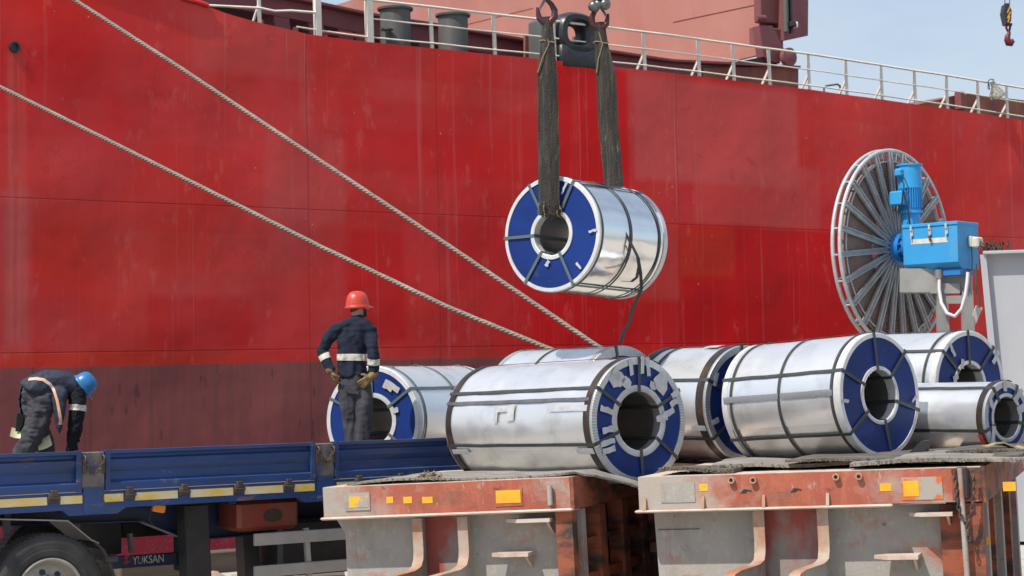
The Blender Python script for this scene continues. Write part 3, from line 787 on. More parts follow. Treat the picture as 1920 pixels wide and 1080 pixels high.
BEAM1 = mat('worn_red_lead_short', (0.36, 0.092, 0.05), 0.68, col2=(0.29, 0.07, 0.042, 1), ns=3, layers=(
    ((0.33, 0.30, 0.26, 1), 1.4, 0.48, 0.62, 0.9, (1, 1, 1.2), None), ((0.16, 0.075, 0.045, 1), 3.2, 0.56, 0.68, 0.7, (.7, 1, 1.6), None), ((0.5, 0.17, 0.10, 1), 9, 0.5, 0.7, 0.4, (1, 1, .3), None), ((0.40, 0.36, 0.31, 1), 22, 0.60, 0.68, 0.5, (1, 1, .35), None), ((0.05, 0.04, 0.035, 1), 8, 0.64, 0.70, 0.8, (.6, 1, 1), None)), bump=.003, bs=40, grad=(.15, .75, (.33, .30, .26, 1)))
BEAM2 = mat('worn_red_lead_long', (0.36, 0.092, 0.05), 0.68, col2=(0.29, 0.07, 0.042, 1), ns=3, layers=(
    ((0.33, 0.30, 0.26, 1), 1.4, 0.48, 0.62, 0.9, (1, 1, 1.2), None), ((0.16, 0.075, 0.045, 1), 3.2, 0.56, 0.68, 0.7, (.7, 1, 1.6), None), ((0.5, 0.17, 0.10, 1), 9, 0.5, 0.7, 0.4, (1, 1, .3), None), ((0.40, 0.36, 0.31, 1), 22, 0.60, 0.68, 0.5, (1, 1, .35), None), ((0.05, 0.04, 0.035, 1), 8, 0.64, 0.70, 0.8, (.6, 1, 1), None)), bump=.003, bs=40, grad=(.45, 1.05, (.36, .33, .285, 1)))
REDWEB = mat('faded_red_web', (0.30, 0.065, 0.05), 0.7, col2=(0.26, 0.23, 0.21, 1), ns=3, nr=(.48, .64), st=(1, 1, .5), layers=(((0.4, 0.12, 0.05, 1), 6, .6, .7, .6, (1, 1, .4), None),), bump=.002, bs=50)
DKORANGE = mat('scorched_orange', (0.27, 0.07, 0.032), 0.7, col2=(0.045, 0.03, 0.025, 1), ns=3.2, nr=(.44, .60), st=(.6, .6, 1.8), layers=(((0.42, 0.14, 0.05, 1), 7, .58, .7, .5, (1, 1, 1), None),), bump=.003)
RIBM = mat('rib_edge', (0.34, 0.135, 0.06), 0.7, col2=(0.36, 0.29, 0.235, 1), ns=3, nr=(.4, .6), layers=(((0.3, 0.08, 0.04, 1), 9, .6, .68, .7, (1, 1, .4), None), ((0.1, 0.07, 0.05, 1), 14, .62, .68, .7, (1, 1, 1), None)))
LIP = mat('dusty_edge', (0.50, 0.43, 0.37), 0.8, col2=(0.44, 0.28, 0.21, 1), ns=4, nr=(.45, .65), bump=.003)
YEL = mat('yellow_sticker', (0.75, 0.40, 0.012), 0.4, col2=(0.62, 0.30, 0.03, 1), ns=6)
YELW = mat('worn_yellow_sticker', (0.75, 0.40, 0.012), 0.45, col2=(0.33, 0.29, 0.25, 1), ns=7, nr=(.5, .56))

def cradle(label, pl, Yl, pr, hd=(0.95, -0.31), depth=2.9, beam=.255, web_in=.2, left_in=.11):
    P0 = at(*pl, Yl)
    nrm = V((hd[1], -hd[0], 0)).normalized()
    P1 = onp(*pr, P0, nrm)
    xd = (P1 - P0).normalized()
    ydir = V((-xd.y, xd.x, 0)).normalized()
    zdir = xd.cross(ydir).normalized()
    Mx = Matrix((xd, ydir, zdir)).transposed().to_4x4(); Mx.translation = P0
    # the empty stands on the quay below the corner; parts keep corner coordinates through an offset
    H = P0.z
    base_M = Mx @ Matrix.Translation((0, 0, -H))
    t = thing('steel_cradle', label, 'cradle', base_M, 'steel cradles under the coils')
    off = Matrix.Translation((0, 0, H))
    inv = Mx.inverted()
    W = (P1 - P0).length
    def pt(px, py, d=0.0): return inv @ onp(px, py, P0 + ydir * d, Mx.to_3x3() @ V((0, 1, 0)))
    def part(name, mb, m, parent=None, **k):
        mb.v = [off @ q for q in mb.v]
        return link(name, mb, m, parent or t, **k)
    return t, pt, part, W, H, Mx

def rib(part, x, H, m=RIBM, w=.088, foot=.5):
    prof = [(.03, -.285), (.035, -.55), (.02, -.62), (-.03, -.675), (-.12, -.705), (-foot + .13, -.725), (-foot + .05, -.745), (-foot + .005, -.79), (-foot, -.85), (-foot, -H + .003)]
    pts = []
    for i in range(len(prof) - 1):
        for k_ in range(2): pts.append(V((0, *prof[i])).lerp(V((0, *prof[i + 1])), k_ / 2))
    pts.append(V((0, *prof[-1])))
    for p in pts: p.x = -.17 * min(1, max(0, (-.05 - p.y) / (foot - .05)))
    mb = MB()
    a = [p + V((x - w / 2, 0, 0)) for p in pts]; b = [p + V((x + w / 2, 0, 0)) for p in pts]
    mb.sheet([a, b], (0, .022, .0))
    r = part('rib', mb, m, smooth=40)
    mb = MB()
    poly = [p + V((x - .012, .02, 0)) for p in pts] + [V((x - .012, .24, -H + .003)), V((x - .012, .24, -.285))]
    mb.prism(poly, (.024, 0, 0))
    part('rib_web', mb, GREYB, r)
    return r

# ---- left cradle
cl, ptl_, part, W, H, Mx1 = cradle('shorter grey and orange steel cradle under the white taped coil', (605, 915), 16.2, (1067, 895))
D = 2.9
mb = MB(); mb.box((0, 0, -.245), (W, .03, 0)); part('top_beam', mb, BEAM1)
mb = MB(); mb.box((.002, .002, -.012), (W - .002, D, .004)); tp1 = part('top_plate', mb, LIP)
mb = MB(); mb.box((-.02, -.045, -.27), (W + .02, .2, -.246), bev=.01); part('flange', mb, LIP)
for i in range(0):
    pass
mb = MB(); mb.prism([(.02, .2, -.27), (W - .03, .2, -.27), (W - .03, .2, -H + .003), (.10, .2, -H + .003), (.10, .2, -.40)], (0, .02, 0)); part('web_plate', mb, GREYB)
xa_, xb_ = ptl_(788, 1000, .2).x, ptl_(855, 1000, .2).x
mb = MB(); mb.box((xa_ - .02, .185, -H + .01), (xb_ + .03, .198, -.275)); part('web_panel', mb, REDWEB)
for px in (782, 867): rib(part, ptl_(px, 990, .03).x, H)
# right end of the left cradle: scorched end beam and columns
mb = MB(); mb.box((W + .002, .002, -.26), (W + .03, D, .002)); part('end_beam', mb, DKORANGE)
for y0, y1, m in ((.02, .16, DKORANGE), (.3, .42, GREYB), (.85, 1.05, DKORANGE), (1.6, 1.8, DKORANGE), (2.3, 2.5, DKORANGE)):
    mb = MB(); mb.box((W - .14, y0, -H + .004), (W - .002, y1, -.272)); part('end_column', mb, m)
mb = MB(); mb.box((W - .3, .25, -H + .004), (W - .16, D, -.272)); part('end_web', mb, DKORANGE)
mb = MB(); mb.box((W - .15, .5, -.9), (W - .03, D, -.82)); mb.box((W - .15, .5, -.58), (W - .03, D, -.53)); part('end_stiffener', mb, DKORANGE)
mb = MB(); mb.box((.1, .25, -H + .004), (.14, D, -.272)); part('side_web', mb, GREYB)
mb = MB(); a = ptl_(930, 1040, .2); mb.box((a.x, .1, -H + .01), (ptl_(1062, 1040, .2).x, .199, -H + .03)); 
def wedge(part, pt, px0, px1, py, out_=.22, th=.03, m=LIP, nose=.3, name='step_plate'):
    a, b = pt(px0, py, .2), pt(px1, py, .2); z = b.z
    mb = MB(); mb.prism([(b.x, .199, z), (b.x, .199 - out_, z), (a.x + (b.x - a.x) * nose, .199 - out_, z), (a.x - .02, .199 - out_ * .55, z), (a.x + .1, .199, z)], (0, 0, -th))
    mb.prism([(b.x - .03, .199, z - th), (b.x - .03, .03, z - th), (b.x - .03, .199, z - .14)], (-.02, 0, 0))
    part(name, mb, m)
wedge(part, ptl_, 935, 1005, 1032); wedge(part, ptl_, 962, 1045, 968)
def sticker(part, pt, x0, y0, x1, y1, m, th=.003, name='reflector', d=0.0, label=None):
    a, b = pt(x0, y1, d), pt(x1, y0, d)
    mb = MB(); mb.box((a.x, d - th, a.z), (b.x, d + .003, b.z)); o = part(name, mb, m)
    return o
sticker(part, ptl_, 648, 923, 693, 958, GREYB, .008, 'name_plate')
sticker(part, ptl_, 656, 930, 690, 952, YELW, .0105, 'worn_sticker')
for x in (725, 757, 792): sticker(part, ptl_, x, 931, x + (12 if x == 725 else 15 if x == 757 else 19), 944, YEL)
sticker(part, ptl_, 929, 914, 979, 950, ORANGE, .006, 'sticker_plate'); sticker(part, ptl_, 931, 918, 976, 944, YEL, .009)
mb = MB(); a = ptl_(1032, 910, 0); mb.tube([(a.x, -.03, a.z), (a.x, -.03, a.z - .155)], .022, 10); part('hinge_pin', mb, GREYB, smooth=40)

# ---- right cradle
cr_, ptr_, part, W, H, Mx2 = cradle('longer orange steel cradle at right with row of triangular gussets', (1196, 895.5), 15.6, (1838, 875.6), depth=5)
D = 5.0
mb = MB(); mb.box((0, 0, -.262), (W, .03, 0)); part('top_beam', mb, BEAM2)
mb = MB(); mb.box((.002, .002, -.012), (W - .002, D, .004)); part('top_plate', mb, LIP)
mb = MB(); mb.box((-.03, -.05, -.285), (ptr_(1675, 950).x, .2, -.263), bev=.009); part('flange', mb, LIP)
mb = MB(); mb.prism([(.07, .2, -.285), (W - .03, .2, -.285), (W - .03, .2, -H + .003), (.11, .2, -H + .003)], (0, .02, 0)); part('web_plate', mb, GREYB)
xa_, xb_ = ptr_(1438, 1000, .2).x, ptr_(1532, 1000, .2).x
mb = MB(); mb.box((xa_ - .02, .185, -H + .01), (xb_ + .04, .198, -.29)); part('web_panel', mb, REDWEB)
for px in (1423, 1543): rib(part, ptr_(px, 990, .03).x, H)
for px in (1210, 1319, 1433, 1553):
    x = ptr_(px, 945, 0).x
    mb = MB(); mb.prism([(x - .012, 0, -.262), (x - .012, -.045, -.262), (x - .012, -.012, -.165), (x - .012, 0, -.165)], (.024, 0, 0)); part('gusset', mb, RIBM)
sticker(part, ptr_, 1240, 904, 1302, 943, GREYB, .005, 'name_plate')
sticker(part, ptr_, 1312, 907, 1327, 921, YELW); sticker(part, ptr_, 1650, 906, 1671, 921, YEL)
sticker(part, ptr_, 1691, 893, 1766, 938, mat('sticker_orange', (.55, .12, .03), .5, col2=(.34, .31, .27, 1), ns=5, nr=(.47, .55)), .005, 'sticker_plate'); sticker(part, ptr_, 1695, 901, 1722, 931, YEL, .008)
for px, py in ((1372, 900), (1413, 900), (1568, 894), (1611, 893)):
    p = ptr_(px, py); mb = MB(); mb.lathe([(0, .028), (.035, .028), (.035, .016), (0, .016)], 12, Matrix.Translation((p.x, -.0, p.z)) @ Matrix.Rotation(-math.pi / 2, 4, 'Z'), closed_prof=True); part('pipe_stub', mb, RIBM, smooth=40)
for px, py in ((1398, 922), (1492, 920)):
    p = ptr_(px, py); mb = MB()
    mb.prism([(p.x - .045, -.002, p.z - .012), (p.x - .012, -.002, p.z + .022), (p.x + .045, -.002, p.z + .012), (p.x + .05, -.002, p.z - .004), (p.x + .02, -.002, p.z + .004), (p.x, -.002, p.z - .012)], (0, .005, 0)); part('dent_mark', mb, BLACK)  # dark of a dent put in as flat black colour, no hollow
wedge(part, ptr_, 1648, 1728, 1036, .26); wedge(part, ptr_, 1712, 1790, 957, .2, name='bracket_plate')
mb = MB(); a, b = ptr_(1793, 878), ptr_(1806, 1078); mb.tube([(a.x + .03, -.05, .0), (a.x + .04, -.05, -.9)], .022, 10); part('drop_bar', mb, GREYB, smooth=40)
mb = MB(); mb.box((a.x, -.06, -.24), (a.x + .09, -.004, .006), bev=.012); part('hook_block', mb, BLACK)
# chain hung in a loop
mb = MB()
def chain(mb, pts, lk=.034, wr=.006):
    seg = []; 
    for i in range(len(pts) - 1): seg.append((pts[i + 1] - pts[i]).length)
    tot = sum(seg); n = int(tot / lk)
    def pos(s):
        for i, l in enumerate(seg):
            if s <= l or i == len(seg) - 1: return pts[i].lerp(pts[i + 1], s / l)
            s -= l
    for i in range(n):
        p, q2 = pos(tot * i / n), pos(tot * (i + 1) / n); d = q2 - p
        sd = V((0, 1, 0)) if i % 2 else d.normalized().cross(V((0, 1, 0))).normalized()
        c0 = (p + q2) / 2
        mb.tube([c0 + d * .68 * math.cos(t) + sd * .013 * math.sin(t) for t in [2 * math.pi * j / 8 for j in range(9)]], wr, 5)
c1 = [ptr_(*p) + V((0, -.075, 0)) for p in ((1789, 880), (1794, 905), (1797, 940), (1803, 968), (1815, 983), (1822, 965), (1827, 930), (1828, 890))]
chain(mb, c1); chain(mb, [c1[4], c1[4] + V((.01, -.01, -.12))]); part('hanging_chain', mb, IRON, smooth=60)
mb = MB(); mb.box((W - .22, -.006, -.24), (W - .004, .0, -.005)); part('scorched_patch', mb, DKORANGE)
mb = MB(); mb.box((W + .002, .002, -.27), (W + .03, D, .002)); part('end_beam', mb, DKORANGE)
sticker(part, ptr_, 1881, 903, 1904, 921, YEL)
for y0, y1, m in ((.02, .22, DKORANGE), (.45, .6, GREYB), (1.1, 1.3, DKORANGE), (2, 2.2, GREYB), (3, 3.2, DKORANGE), (4, 4.2, GREYB)):
    mb = MB(); mb.box((W - .14, y0, -H + .004), (W - .002, y1, -.275)); part('end_column', mb, m)
mb = MB(); mb.box((W - .34, .15, -H + .004), (W - .005, .19, -.29)); part('end_panel', mb, DKORANGE)
sticker(part, ptr_, 1846, 1006, 1857, 1021, YEL, .004, 'reflector', .15)
mb = MB(); mb.box((W - .3, .25, -H + .004), (W - .16, D, -.275)); part('end_web', mb, DKORANGE)
mb = MB(); mb.box((.11, .25, -H + .004), (.15, D, -.275)); part('side_web', mb, GREYB)
for z in (-.44, -.83):
    mb = MB(); mb.box((.1, .190, z), (ptr_(1312, 1000, .2).x, .1975, z + .005)); part('weld_line', mb, BLACK)

# ---- cradle behind the gap
Mb = frame((-0.05, 18.3, 0), (.95, -.31, 0))
cb3 = thing('steel_cradle', 'rust red steel cradle standing behind the gap between the other two', 'cradle', Mb, 'steel cradles under the coils')
mb = MB(); mb.box((0, 0, 1.25), (2.3, 1.75, 1.5)); link('top_beam', mb, DKORANGE, cb3)
for x in (.1, .8, 1.2, 1.6, 2.1):
    mb = MB(); mb.box((x, .1, .004), (x + .14, 1.6, 1.249)); link('end_column', mb, DKORANGE, cb3)
for z in (.35, .7, 1.0):
    mb = MB(); mb.box((0.05, .04, z), (2.25, .098, z + .09)); link('end_stiffener', mb, REDWEB, cb3)
# ================================================================ STEEL COILS
gm, ng, pg = base('galvanised_sheet')
obg = N(ng, 'ShaderNodeTexCoord').outputs['Object']
pg.inputs['Metallic'].default_value = 0.75
cg = mixc(ng, noisef(ng, obg, 1.6, .3, .7, stretch=(1, .35, .35)), (0.90, 0.90, 0.89, 1), (0.82, 0.83, 0.84, 1))
cg = mixc(ng, math_(ng, 'MULTIPLY', noisef(ng, obg, 3.2, .54, .76), .45), cg, (0.42, 0.41, 0.40, 1))
sp_ = noisef(ng, obg, 90, .35, .65)
cg = mixc(ng, math_(ng, 'MULTIPLY', sp_, .10), cg, (0.85, 0.86, 0.88, 1))
ng.links.new(cg, pg.inputs['Base Color'])
ng.links.new(math_(ng, 'ADD', .24, math_(ng, 'MULTIPLY', noisef(ng, obg, 2.5, .3, .7, off=5), .14)), pg.inputs['Roughness'])
bg_ = N(ng, 'ShaderNodeBump'); bg_.inputs['Distance'].default_value = .006
ng.links.new(noisef(ng, obg, 2.6, 0, 1, stretch=(.6, 1, 1), detail=2), bg_.inputs['Height']); ng.links.new(bg_.outputs[0], pg.inputs['Normal'])
GALV = gm
gm2 = gm.copy(); gm2.name = 'bright_galvanised_sheet'; p2 = gm2.node_tree.nodes['Principled BSDF']; p2.inputs['Metallic'].default_value = 1.0
for l_ in list(gm2.node_tree.links):
    if l_.to_socket == p2.inputs['Roughness']: gm2.node_tree.links.remove(l_)
p2.inputs['Roughness'].default_value = .17
EDGE = mat('galvanised_edge', (.50, .51, .52), .42, metal=.7, col2=(.38, .38, .39, 1), ns=12, na=.6)
WEDGE_ = mat('white_edge', (.62, .63, .64), .45, metal=.25, col2=(.52, .52, .53, 1), ns=9)
CAPB = mat('blue_end_cap', (0.008, 0.032, 0.18), 0.42, col2=(0.006, 0.022, 0.125, 1), ns=2.5, layers=(((.10, .14, .28, 1), 2.2, .62, .78, .35, (1, 1, 1), .6), ((.35, .37, .42, 1), 16, .71, .76, .6, (1, .4, 1), .6)), spec=.22)
STRAP = mat('steel_strap', (.028, .034, .036), .5, metal=.1, col2=(.05, .055, .055, 1), ns=8)
STRAPG = mat('grey_green_strap', (.09, .125, .135), .45, metal=.25, col2=(.10, .13, .14, 1), ns=8)
STRAPB = mat('blackened_band', (.03, .028, .028), .42, metal=.4, col2=(.10, .06, .04, 1), ns=5, nr=(.45, .7))
TAPE = mat('white_tape', (.46, .47, .48), .35, col2=(.34, .35, .37, 1), ns=14)
BORE = mat('bore_steel', (.42, .41, .38), .4, metal=.9, col2=(.28, .27, .25, 1), ns=2)

def coil(label, Pc, Pf, Rr, rin, group, straps=(90, 150, 210, 270, 330, 30), bands=(.5,), axial=None, edge=None, cap2=True, tapes=(), patches=(),
         sm_=STRAP, ring_out=.075, ring_in=.045, band_w=.025, edge_band=None, crimp=False, creases=(), dents=1.0, strap_cap=None, body_strips=(), sheet=None):
    """Pc centre of the face we see, Pf centre of the far face"""
    ax = (Pc - Pf); Ln = ax.length
    mid = (Pc + Pf) / 2
    Mx = frame(mid, ax)
    Mx = Mx @ Matrix.Translation((0, 0, -Rr))
    t = thing('steel_coil', label, 'steel coil', Mx, group)
    edge = edge or EDGE
    h = Ln / 2; ctr = V((0, 0, Rr))
    seed = random.random() * 50
    def cyl(x, r, a): return V((x, r * math.cos(a), Rr + r * math.sin(a)))
    # rolled body: slightly wavy outer wrap, spiral lip, bore
    mb = MB(); na, nx = 144, 28; rows = []
    for i in range(nx + 1):
        x = -h + Ln * i / nx; row = []
        for j in range(na + 1):
            a = 2 * math.pi * j / na
            d = .0045 * dents * noise.noise(V((x * 2.2 + seed, math.cos(a) * 1.5, math.sin(a) * 1.5))) + .0018 * dents * noise.noise(V((x * 7 + seed, a * 4, 3)))
            e = 1 if 0 < i < nx else 0
            row.append(cyl(x, Rr - .004 + d * e + .006 * ((j / na)), a + R(205)))
        rows.append(row)
    mb.sheet(rows)
    link('body', mb, sheet or GALV, t, smooth=180, fix=True)
    mb = MB(); mb.lathe([(-h + .002, rin), (h - .002, rin)], 64, Matrix.Translation(ctr)); bo = link('bore', mb, BORE, t, smooth=60)
    for s in (1, -1):
        X = s * h
        mb = MB(); mb.lathe([(X, rin + ring_in * .4), (X + s * .004, Rr - ring_out * .8), (X - s * .02, Rr - ring_out * .8), (X - s * .02, rin + ring_in * .4)], 72, Matrix.Translation(ctr), closed_prof=True)
        link('end_cap', mb, CAPB, t, smooth=30)
        mb = MB(); ro = Rr + .007
        prof = [(X - s * .06, ro), (X + s * .002, ro), (X + s * .010, ro - .008), (X + s * .012, Rr - ring_out), (X + s * .0, Rr - ring_out), (X - s * .01, ro - .012), (X - s * .06, ro - .006)]
        if crimp and s > 0:
            n = 260; rings = []
            for j in range(n):
                a = 2 * math.pi * j / n; k = .0028 if j % 2 else 0
                rings.append([V((x + (s * k if 1 < i < 4 else 0), r * math.cos(a), Rr + r * math.sin(a))) for i, (x, r) in enumerate(prof)])
            o = len(mb.v); kk = len(prof)
            vs = [q for r in rings for q in r]
            fs = [(j * kk + i, j * kk + (i + 1) % kk, ((j + 1) % n) * kk + (i + 1) % kk, ((j + 1) % n) * kk + i) for j in range(n) for i in range(kk)]
            mb.add(vs, fs); link('edge_ring', mb, edge, t)
        else:
            mb.lathe(prof, 96, Matrix.Translation(ctr), closed_prof=True); link('edge_ring', mb, edge, t, smooth=30)
        mb = MB(); mb.lathe([(X - s * .08, rin - .004), (X + s * .010, rin - .004), (X + s * .014, rin + .004), (X + s * .012, rin + ring_in), (X, rin + ring_in), (X - s * .01, rin + .004), (X - s * .08, rin + .002)], 64, Matrix.Translation(ctr), closed_prof=True)
        link('eye_ring', mb, edge, t, smooth=30)
    # circumferential bands
    bl = [(-h + Ln * f, band_w, sm_) for f in bands]
    if edge_band: bl += [(x, edge_band, STRAPB) for x in (h - edge_band * .7, -h + edge_band * .7)]
    for x, w_, m_ in bl:
        mb = MB(); mb.lathe([(x - w_ / 2, Rr + .006), (x - w_ / 2, Rr + .0125), (x + w_ / 2, Rr + .0125), (x + w_ / 2, Rr + .006)], 96, Matrix.Translation(ctr), closed_prof=True)
        link('band', mb, m_, t, smooth=30)
        a = R(60 + 30 * random.random()); mb = MB()
        mb.box((x - w_ * .7, -.03, .012), (x + w_ * .7, .03, .02), Matrix.Translation(ctr) @ Matrix.Rotation(a - math.pi / 2, 4, 'X') @ Matrix.Translation((0, 0, Rr)), bev=.003); link('band_clip', mb, m_, t)
    # eye straps: along the body, down both faces, through the bore
    for a_ in straps:
        a = R(a_); w_ = .029; dy = V((0, -math.sin(a), math.cos(a))) * (w_ / 2); er = V((0, math.cos(a), math.sin(a)))
        ro, ri, e = Rr + .0095, rin - .007, h + .016
        path = [(e, ri), (e, ro), (-e, ro), (-e, ri), (e, ri)]
        th = .0035; mb = MB()
        for (xa, ra), (xb2, rb2) in zip(path, path[1:]):
            A, B = ctr + er * ra + V((xa, 0, 0)), ctr + er * rb2 + V((xb2, 0, 0))
            nn = er if abs(xa - xb2) > .1 else V((1 if xa > 0 else -1, 0, 0))
            if ra < rin and rb2 < rin: nn = -er
            n_ = 8 if abs(xa - xb2) > .1 else 2
            rows = []
            for i in range(n_ + 1):
                p = A.lerp(B, i / n_) + dy.normalized() * (.006 * noise.noise(V((p_i := i * .7 + seed, a, 1)))) if True else None
                rows.append([p - dy, p + dy])
            mb.sheet(rows, nn * th)
        link('strap', mb, strap_cap or sm_, t)
    # pieces of tape and torn paper: (x on face: angle deg, radius fraction, w, h, rot) on the visible cap
    for (a_, rf, w_, h_, ro) in tapes:
        a = R(a_); r = rin + (Rr - rin) * rf
        c0 = ctr + V((h + .0205, r * math.cos(a), r * math.sin(a))); mb = MB()
        Mt = Matrix.Translation(c0) @ Matrix.Rotation(R(ro), 4, 'X'); n_ = 4; rows = []
        for i in range(n_ + 1):
            j = (i / n_ - .5)
            rows.append([Mt @ V((.002 * random.random(), j * w_, -h_ / 2 + .006 * random.uniform(-1, 1))), Mt @ V((.002 * random.random(), j * w_, h_ / 2 + .006 * random.uniform(-1, 1)))])
        mb.sheet(rows, (.0012, 0, 0)); link('tape', mb, TAPE, t)
    for (a_, rf, size, n_) in patches:
        a = R(a_); r = rin + (Rr - rin) * rf; rr = random.Random(int(a_ * 7 + rf * 100))
        c0 = ctr + V((h + .0175, r * math.cos(a), r * math.sin(a))); mb = MB()
        mb.prism([c0 + V((0, size * (.5 + .6 * rr.random()) * math.cos(2 * math.pi * i / n_), size * (.5 + .6 * rr.random()) * math.sin(2 * math.pi * i / n_))) for i in range(n_)], (.002, 0, 0))
        link('torn_paper', mb, TAPE, t)
    # strips of tape or folds along the body: (angle, x0 frac, x1 frac, width, material)
    for (a_, f0, f1, w_, m_) in body_strips:
        mb = MB(); n_ = max(3, int(abs(f1 - f0) * 14)); rows = []; k = w_ / Rr
        for i in range(n_ + 1):
            x = -h + Ln * (f0 + (f1 - f0) * i / n_); jt = .15 * k * noise.noise(V((x * 9, seed, a_)))
            rows.append([cyl(x, Rr + .0155, R(a_) - k / 2 + jt + k * s / 3) for s in range(4)])
        mb.sheet(rows, (0, 0, .001)); link('tape', mb, m_, t)
    return t, Mx, h

GRP = 'galvanised steel coils with blue ends'
AX = V((.63, -.777, 0))
def P(px, py, Y): return at(px, py, Y)
coil('long coil with white tape scraps and torn paper on its blue end', P(1197, 789, 16.4), P(922, 795, 18.0), .535, .255, GRP, straps=(88, 148, 200, 272, 322, 28), bands=(), edge_band=.075,
     crimp=True, ring_out=.055, ring_in=.05, dents=2.4, strap_cap=STRAP,
     tapes=((100, .75, .04, .14, 5), (84, .8, .035, .15, -4), (76, .78, .04, .16, 4), (165, .45, .15, .05, -15), (190, .42, .12, .05, 8), (205, .55, .16, .045, 12), (213, .62, .14, .05, 10), (10, .3, .14, .05, 20), (20, .62, .10, .05, 30), (28, .8, .10, .055, 35), (4, .0, .13, .05, 10), (122, .86, .12, .045, 55)),
     patches=((50, .55, .13, 9), (124, .62, .09, 8), (112, .35, .07, 7), (60, .3, .05, 6)),
     body_strips=((159, .0, .98, .030, mat('plastic_fold', (.05, .052, .056), .28, col2=(.14, .145, .15, 1), ns=7, nr=(.35, .7), st=(.5, 1, 1))), (166, .36, .46, .05, TAPE), (167, .74, .98, .05, TAPE), (206, .02, .14, .045, TAPE), (206, .88, .99, .05, TAPE), (170, .45, .50, .14, TAPE), (172, .36, .385, .12, TAPE)))
coil('coil half hidden behind the long taped coil, its top showing', P(1167, 755, 18.4), P(990, 757, 19.5), .54, .25, GRP, bands=(.42,), straps=(98, 158, 218, 278, 338, 38), ring_out=.09, crimp=True)
PcC = P(1398, 757, 18.0)
coil('coil with wide blackened band, its blue end facing another coil', PcC, PcC - AX * 1.02, .54, .25, GRP, bands=(.25,), edge_band=.09, straps=(95, 155, 215, 275, 335, 35), crimp=True, ring_out=.06,
     tapes=((150, .75, .13, .04, 70), (200, .7, .1, .05, 20)), body_strips=((100, .62, .8, .12, TAPE), (203, .8, .98, .05, TAPE)))
cD = coil('big clean coil at front of the right cradle, plain blue end', P(1649, 741, 16.75), P(1430, 757, 17.78), .54, .225, GRP, bands=(.08, .5, .94), straps=(94, 45, 345, 280, 216, 156), ring_out=.036, ring_in=.03, edge=WEDGE_,
     tapes=((185, .85, .1, .03, 0), (355, .75, .09, .02, 40)), body_strips=((176, .02, .5, .05, mat('clear_tape', (.5, .5, .5), .25, metal=.8)), (176, .52, .95, .05, mat('clear_tape', (0, 0, 0)))))
PcE = P(1818, 724, 18.4)
coil('coil at right behind the small coil, below the cable reel', PcE, PcE - AX * 1.3, .525, .215, GRP, bands=(.1, .9), straps=(92, 140, 45, 340, 270, 200), ring_out=.04, ring_in=.03, edge=WEDGE_,
     tapes=((128, .72, .14, .035, -60), (35, .85, .15, .045, 50), (160, .1, .08, .05, 20), (120, .1, .09, .04, 80)))
PcF = P(1886, 783, 16.9)
coil('small narrow coil at the right edge with red label', PcF, PcF - AX * 1.15, .315, .185, GRP, bands=(), edge_band=.06, straps=(60, 125, 200, 345), ring_out=.05, ring_in=.03, crimp=True,
     tapes=((150, .5, .09, .05, -60), (95, .75, .05, .1, 0), (215, .55, .05, .16, -10), (50, .5, .16, .05, 40), (20, .2, .12, .07, 20)), body_strips=((216, .93, .97, .12, mat('red_label', (.5, .05, .04), .5)),))
PcG = P(699, 789, 20.35)
coil('coil loaded on the trailer bed behind the standing worker', PcG, PcG + V((.47, .88, 0)).normalized() * 1.85, .575, .25, GRP, bands=(.06, .52, .93), straps=(35, 90, 155, 215, 270, 325), edge=WEDGE_, ring_out=.045, strap_cap=STRAPG,
     tapes=((55, .6, .2, .06, -30), (60, .48, .12, .05, -30), (20, .2, .07, .05, 10), (320, .5, .05, .08, 20)), body_strips=((128, .05, .6, .04, TAPE),), sm_=STRAPG)
# hanging coil
PcH, PfH = P(1035, 439, 18.1), P(1163, 457, 19.05)
tH, MH, hH = coil('coil hanging in the air from two worn lifting slings', PcH, PfH, .545, .205, GRP, bands=(.12, .55, .97), straps=(62, 118, 181, 236, 297), edge=WEDGE_, ring_out=.034, ring_in=.036, strap_cap=STRAPG, band_w=.022, sheet=gm2,
     tapes=((70, .72, .12, .022, 60), (0, .8, .09, .02, 10), (262, .22, .06, .035, 60), (315, .72, .08, .02, -50)))
# loose strap end trailing from it
mb = MB(); pts = [P(1148, 391, 18.2), P(1166, 425, 18.13), P(1186, 462, 18.16), P(1196, 482, 18.2), P(1201, 510, 18.3), P(1203, 540, 18.4), P(1195, 560, 18.45), P(1186, 578, 18.45), P(1181, 602, 18.45), P(1170, 622, 18.45), P(1163, 645, 18.45)]
fine = []
for i in range(len(pts) - 1):
    for k in range(3): fine.append(pts[i].lerp(pts[i + 1], k / 3))
fine.append(pts[-1])
mb.sheet([[p + V((-.016, 0, .004)) , p + V((.016, .0, -.004))] for p in fine], (0, .004, 0)); link('loose_strap', mb, STRAP, tH, world=True)
mb = MB(); pts = [P(1186, 462, 18.17), P(1195, 480, 18.25), P(1198, 500, 18.3), P(1194, 520, 18.3), P(1184, 528, 18.25), P(1165, 527, 18.15)]
mb.sheet([[p + V((-.014, 0, .004)), p + V((.014, 0, -.004))] for p in pts], (0, .004, 0)); link('loose_strap', mb, STRAP, tH, world=True)

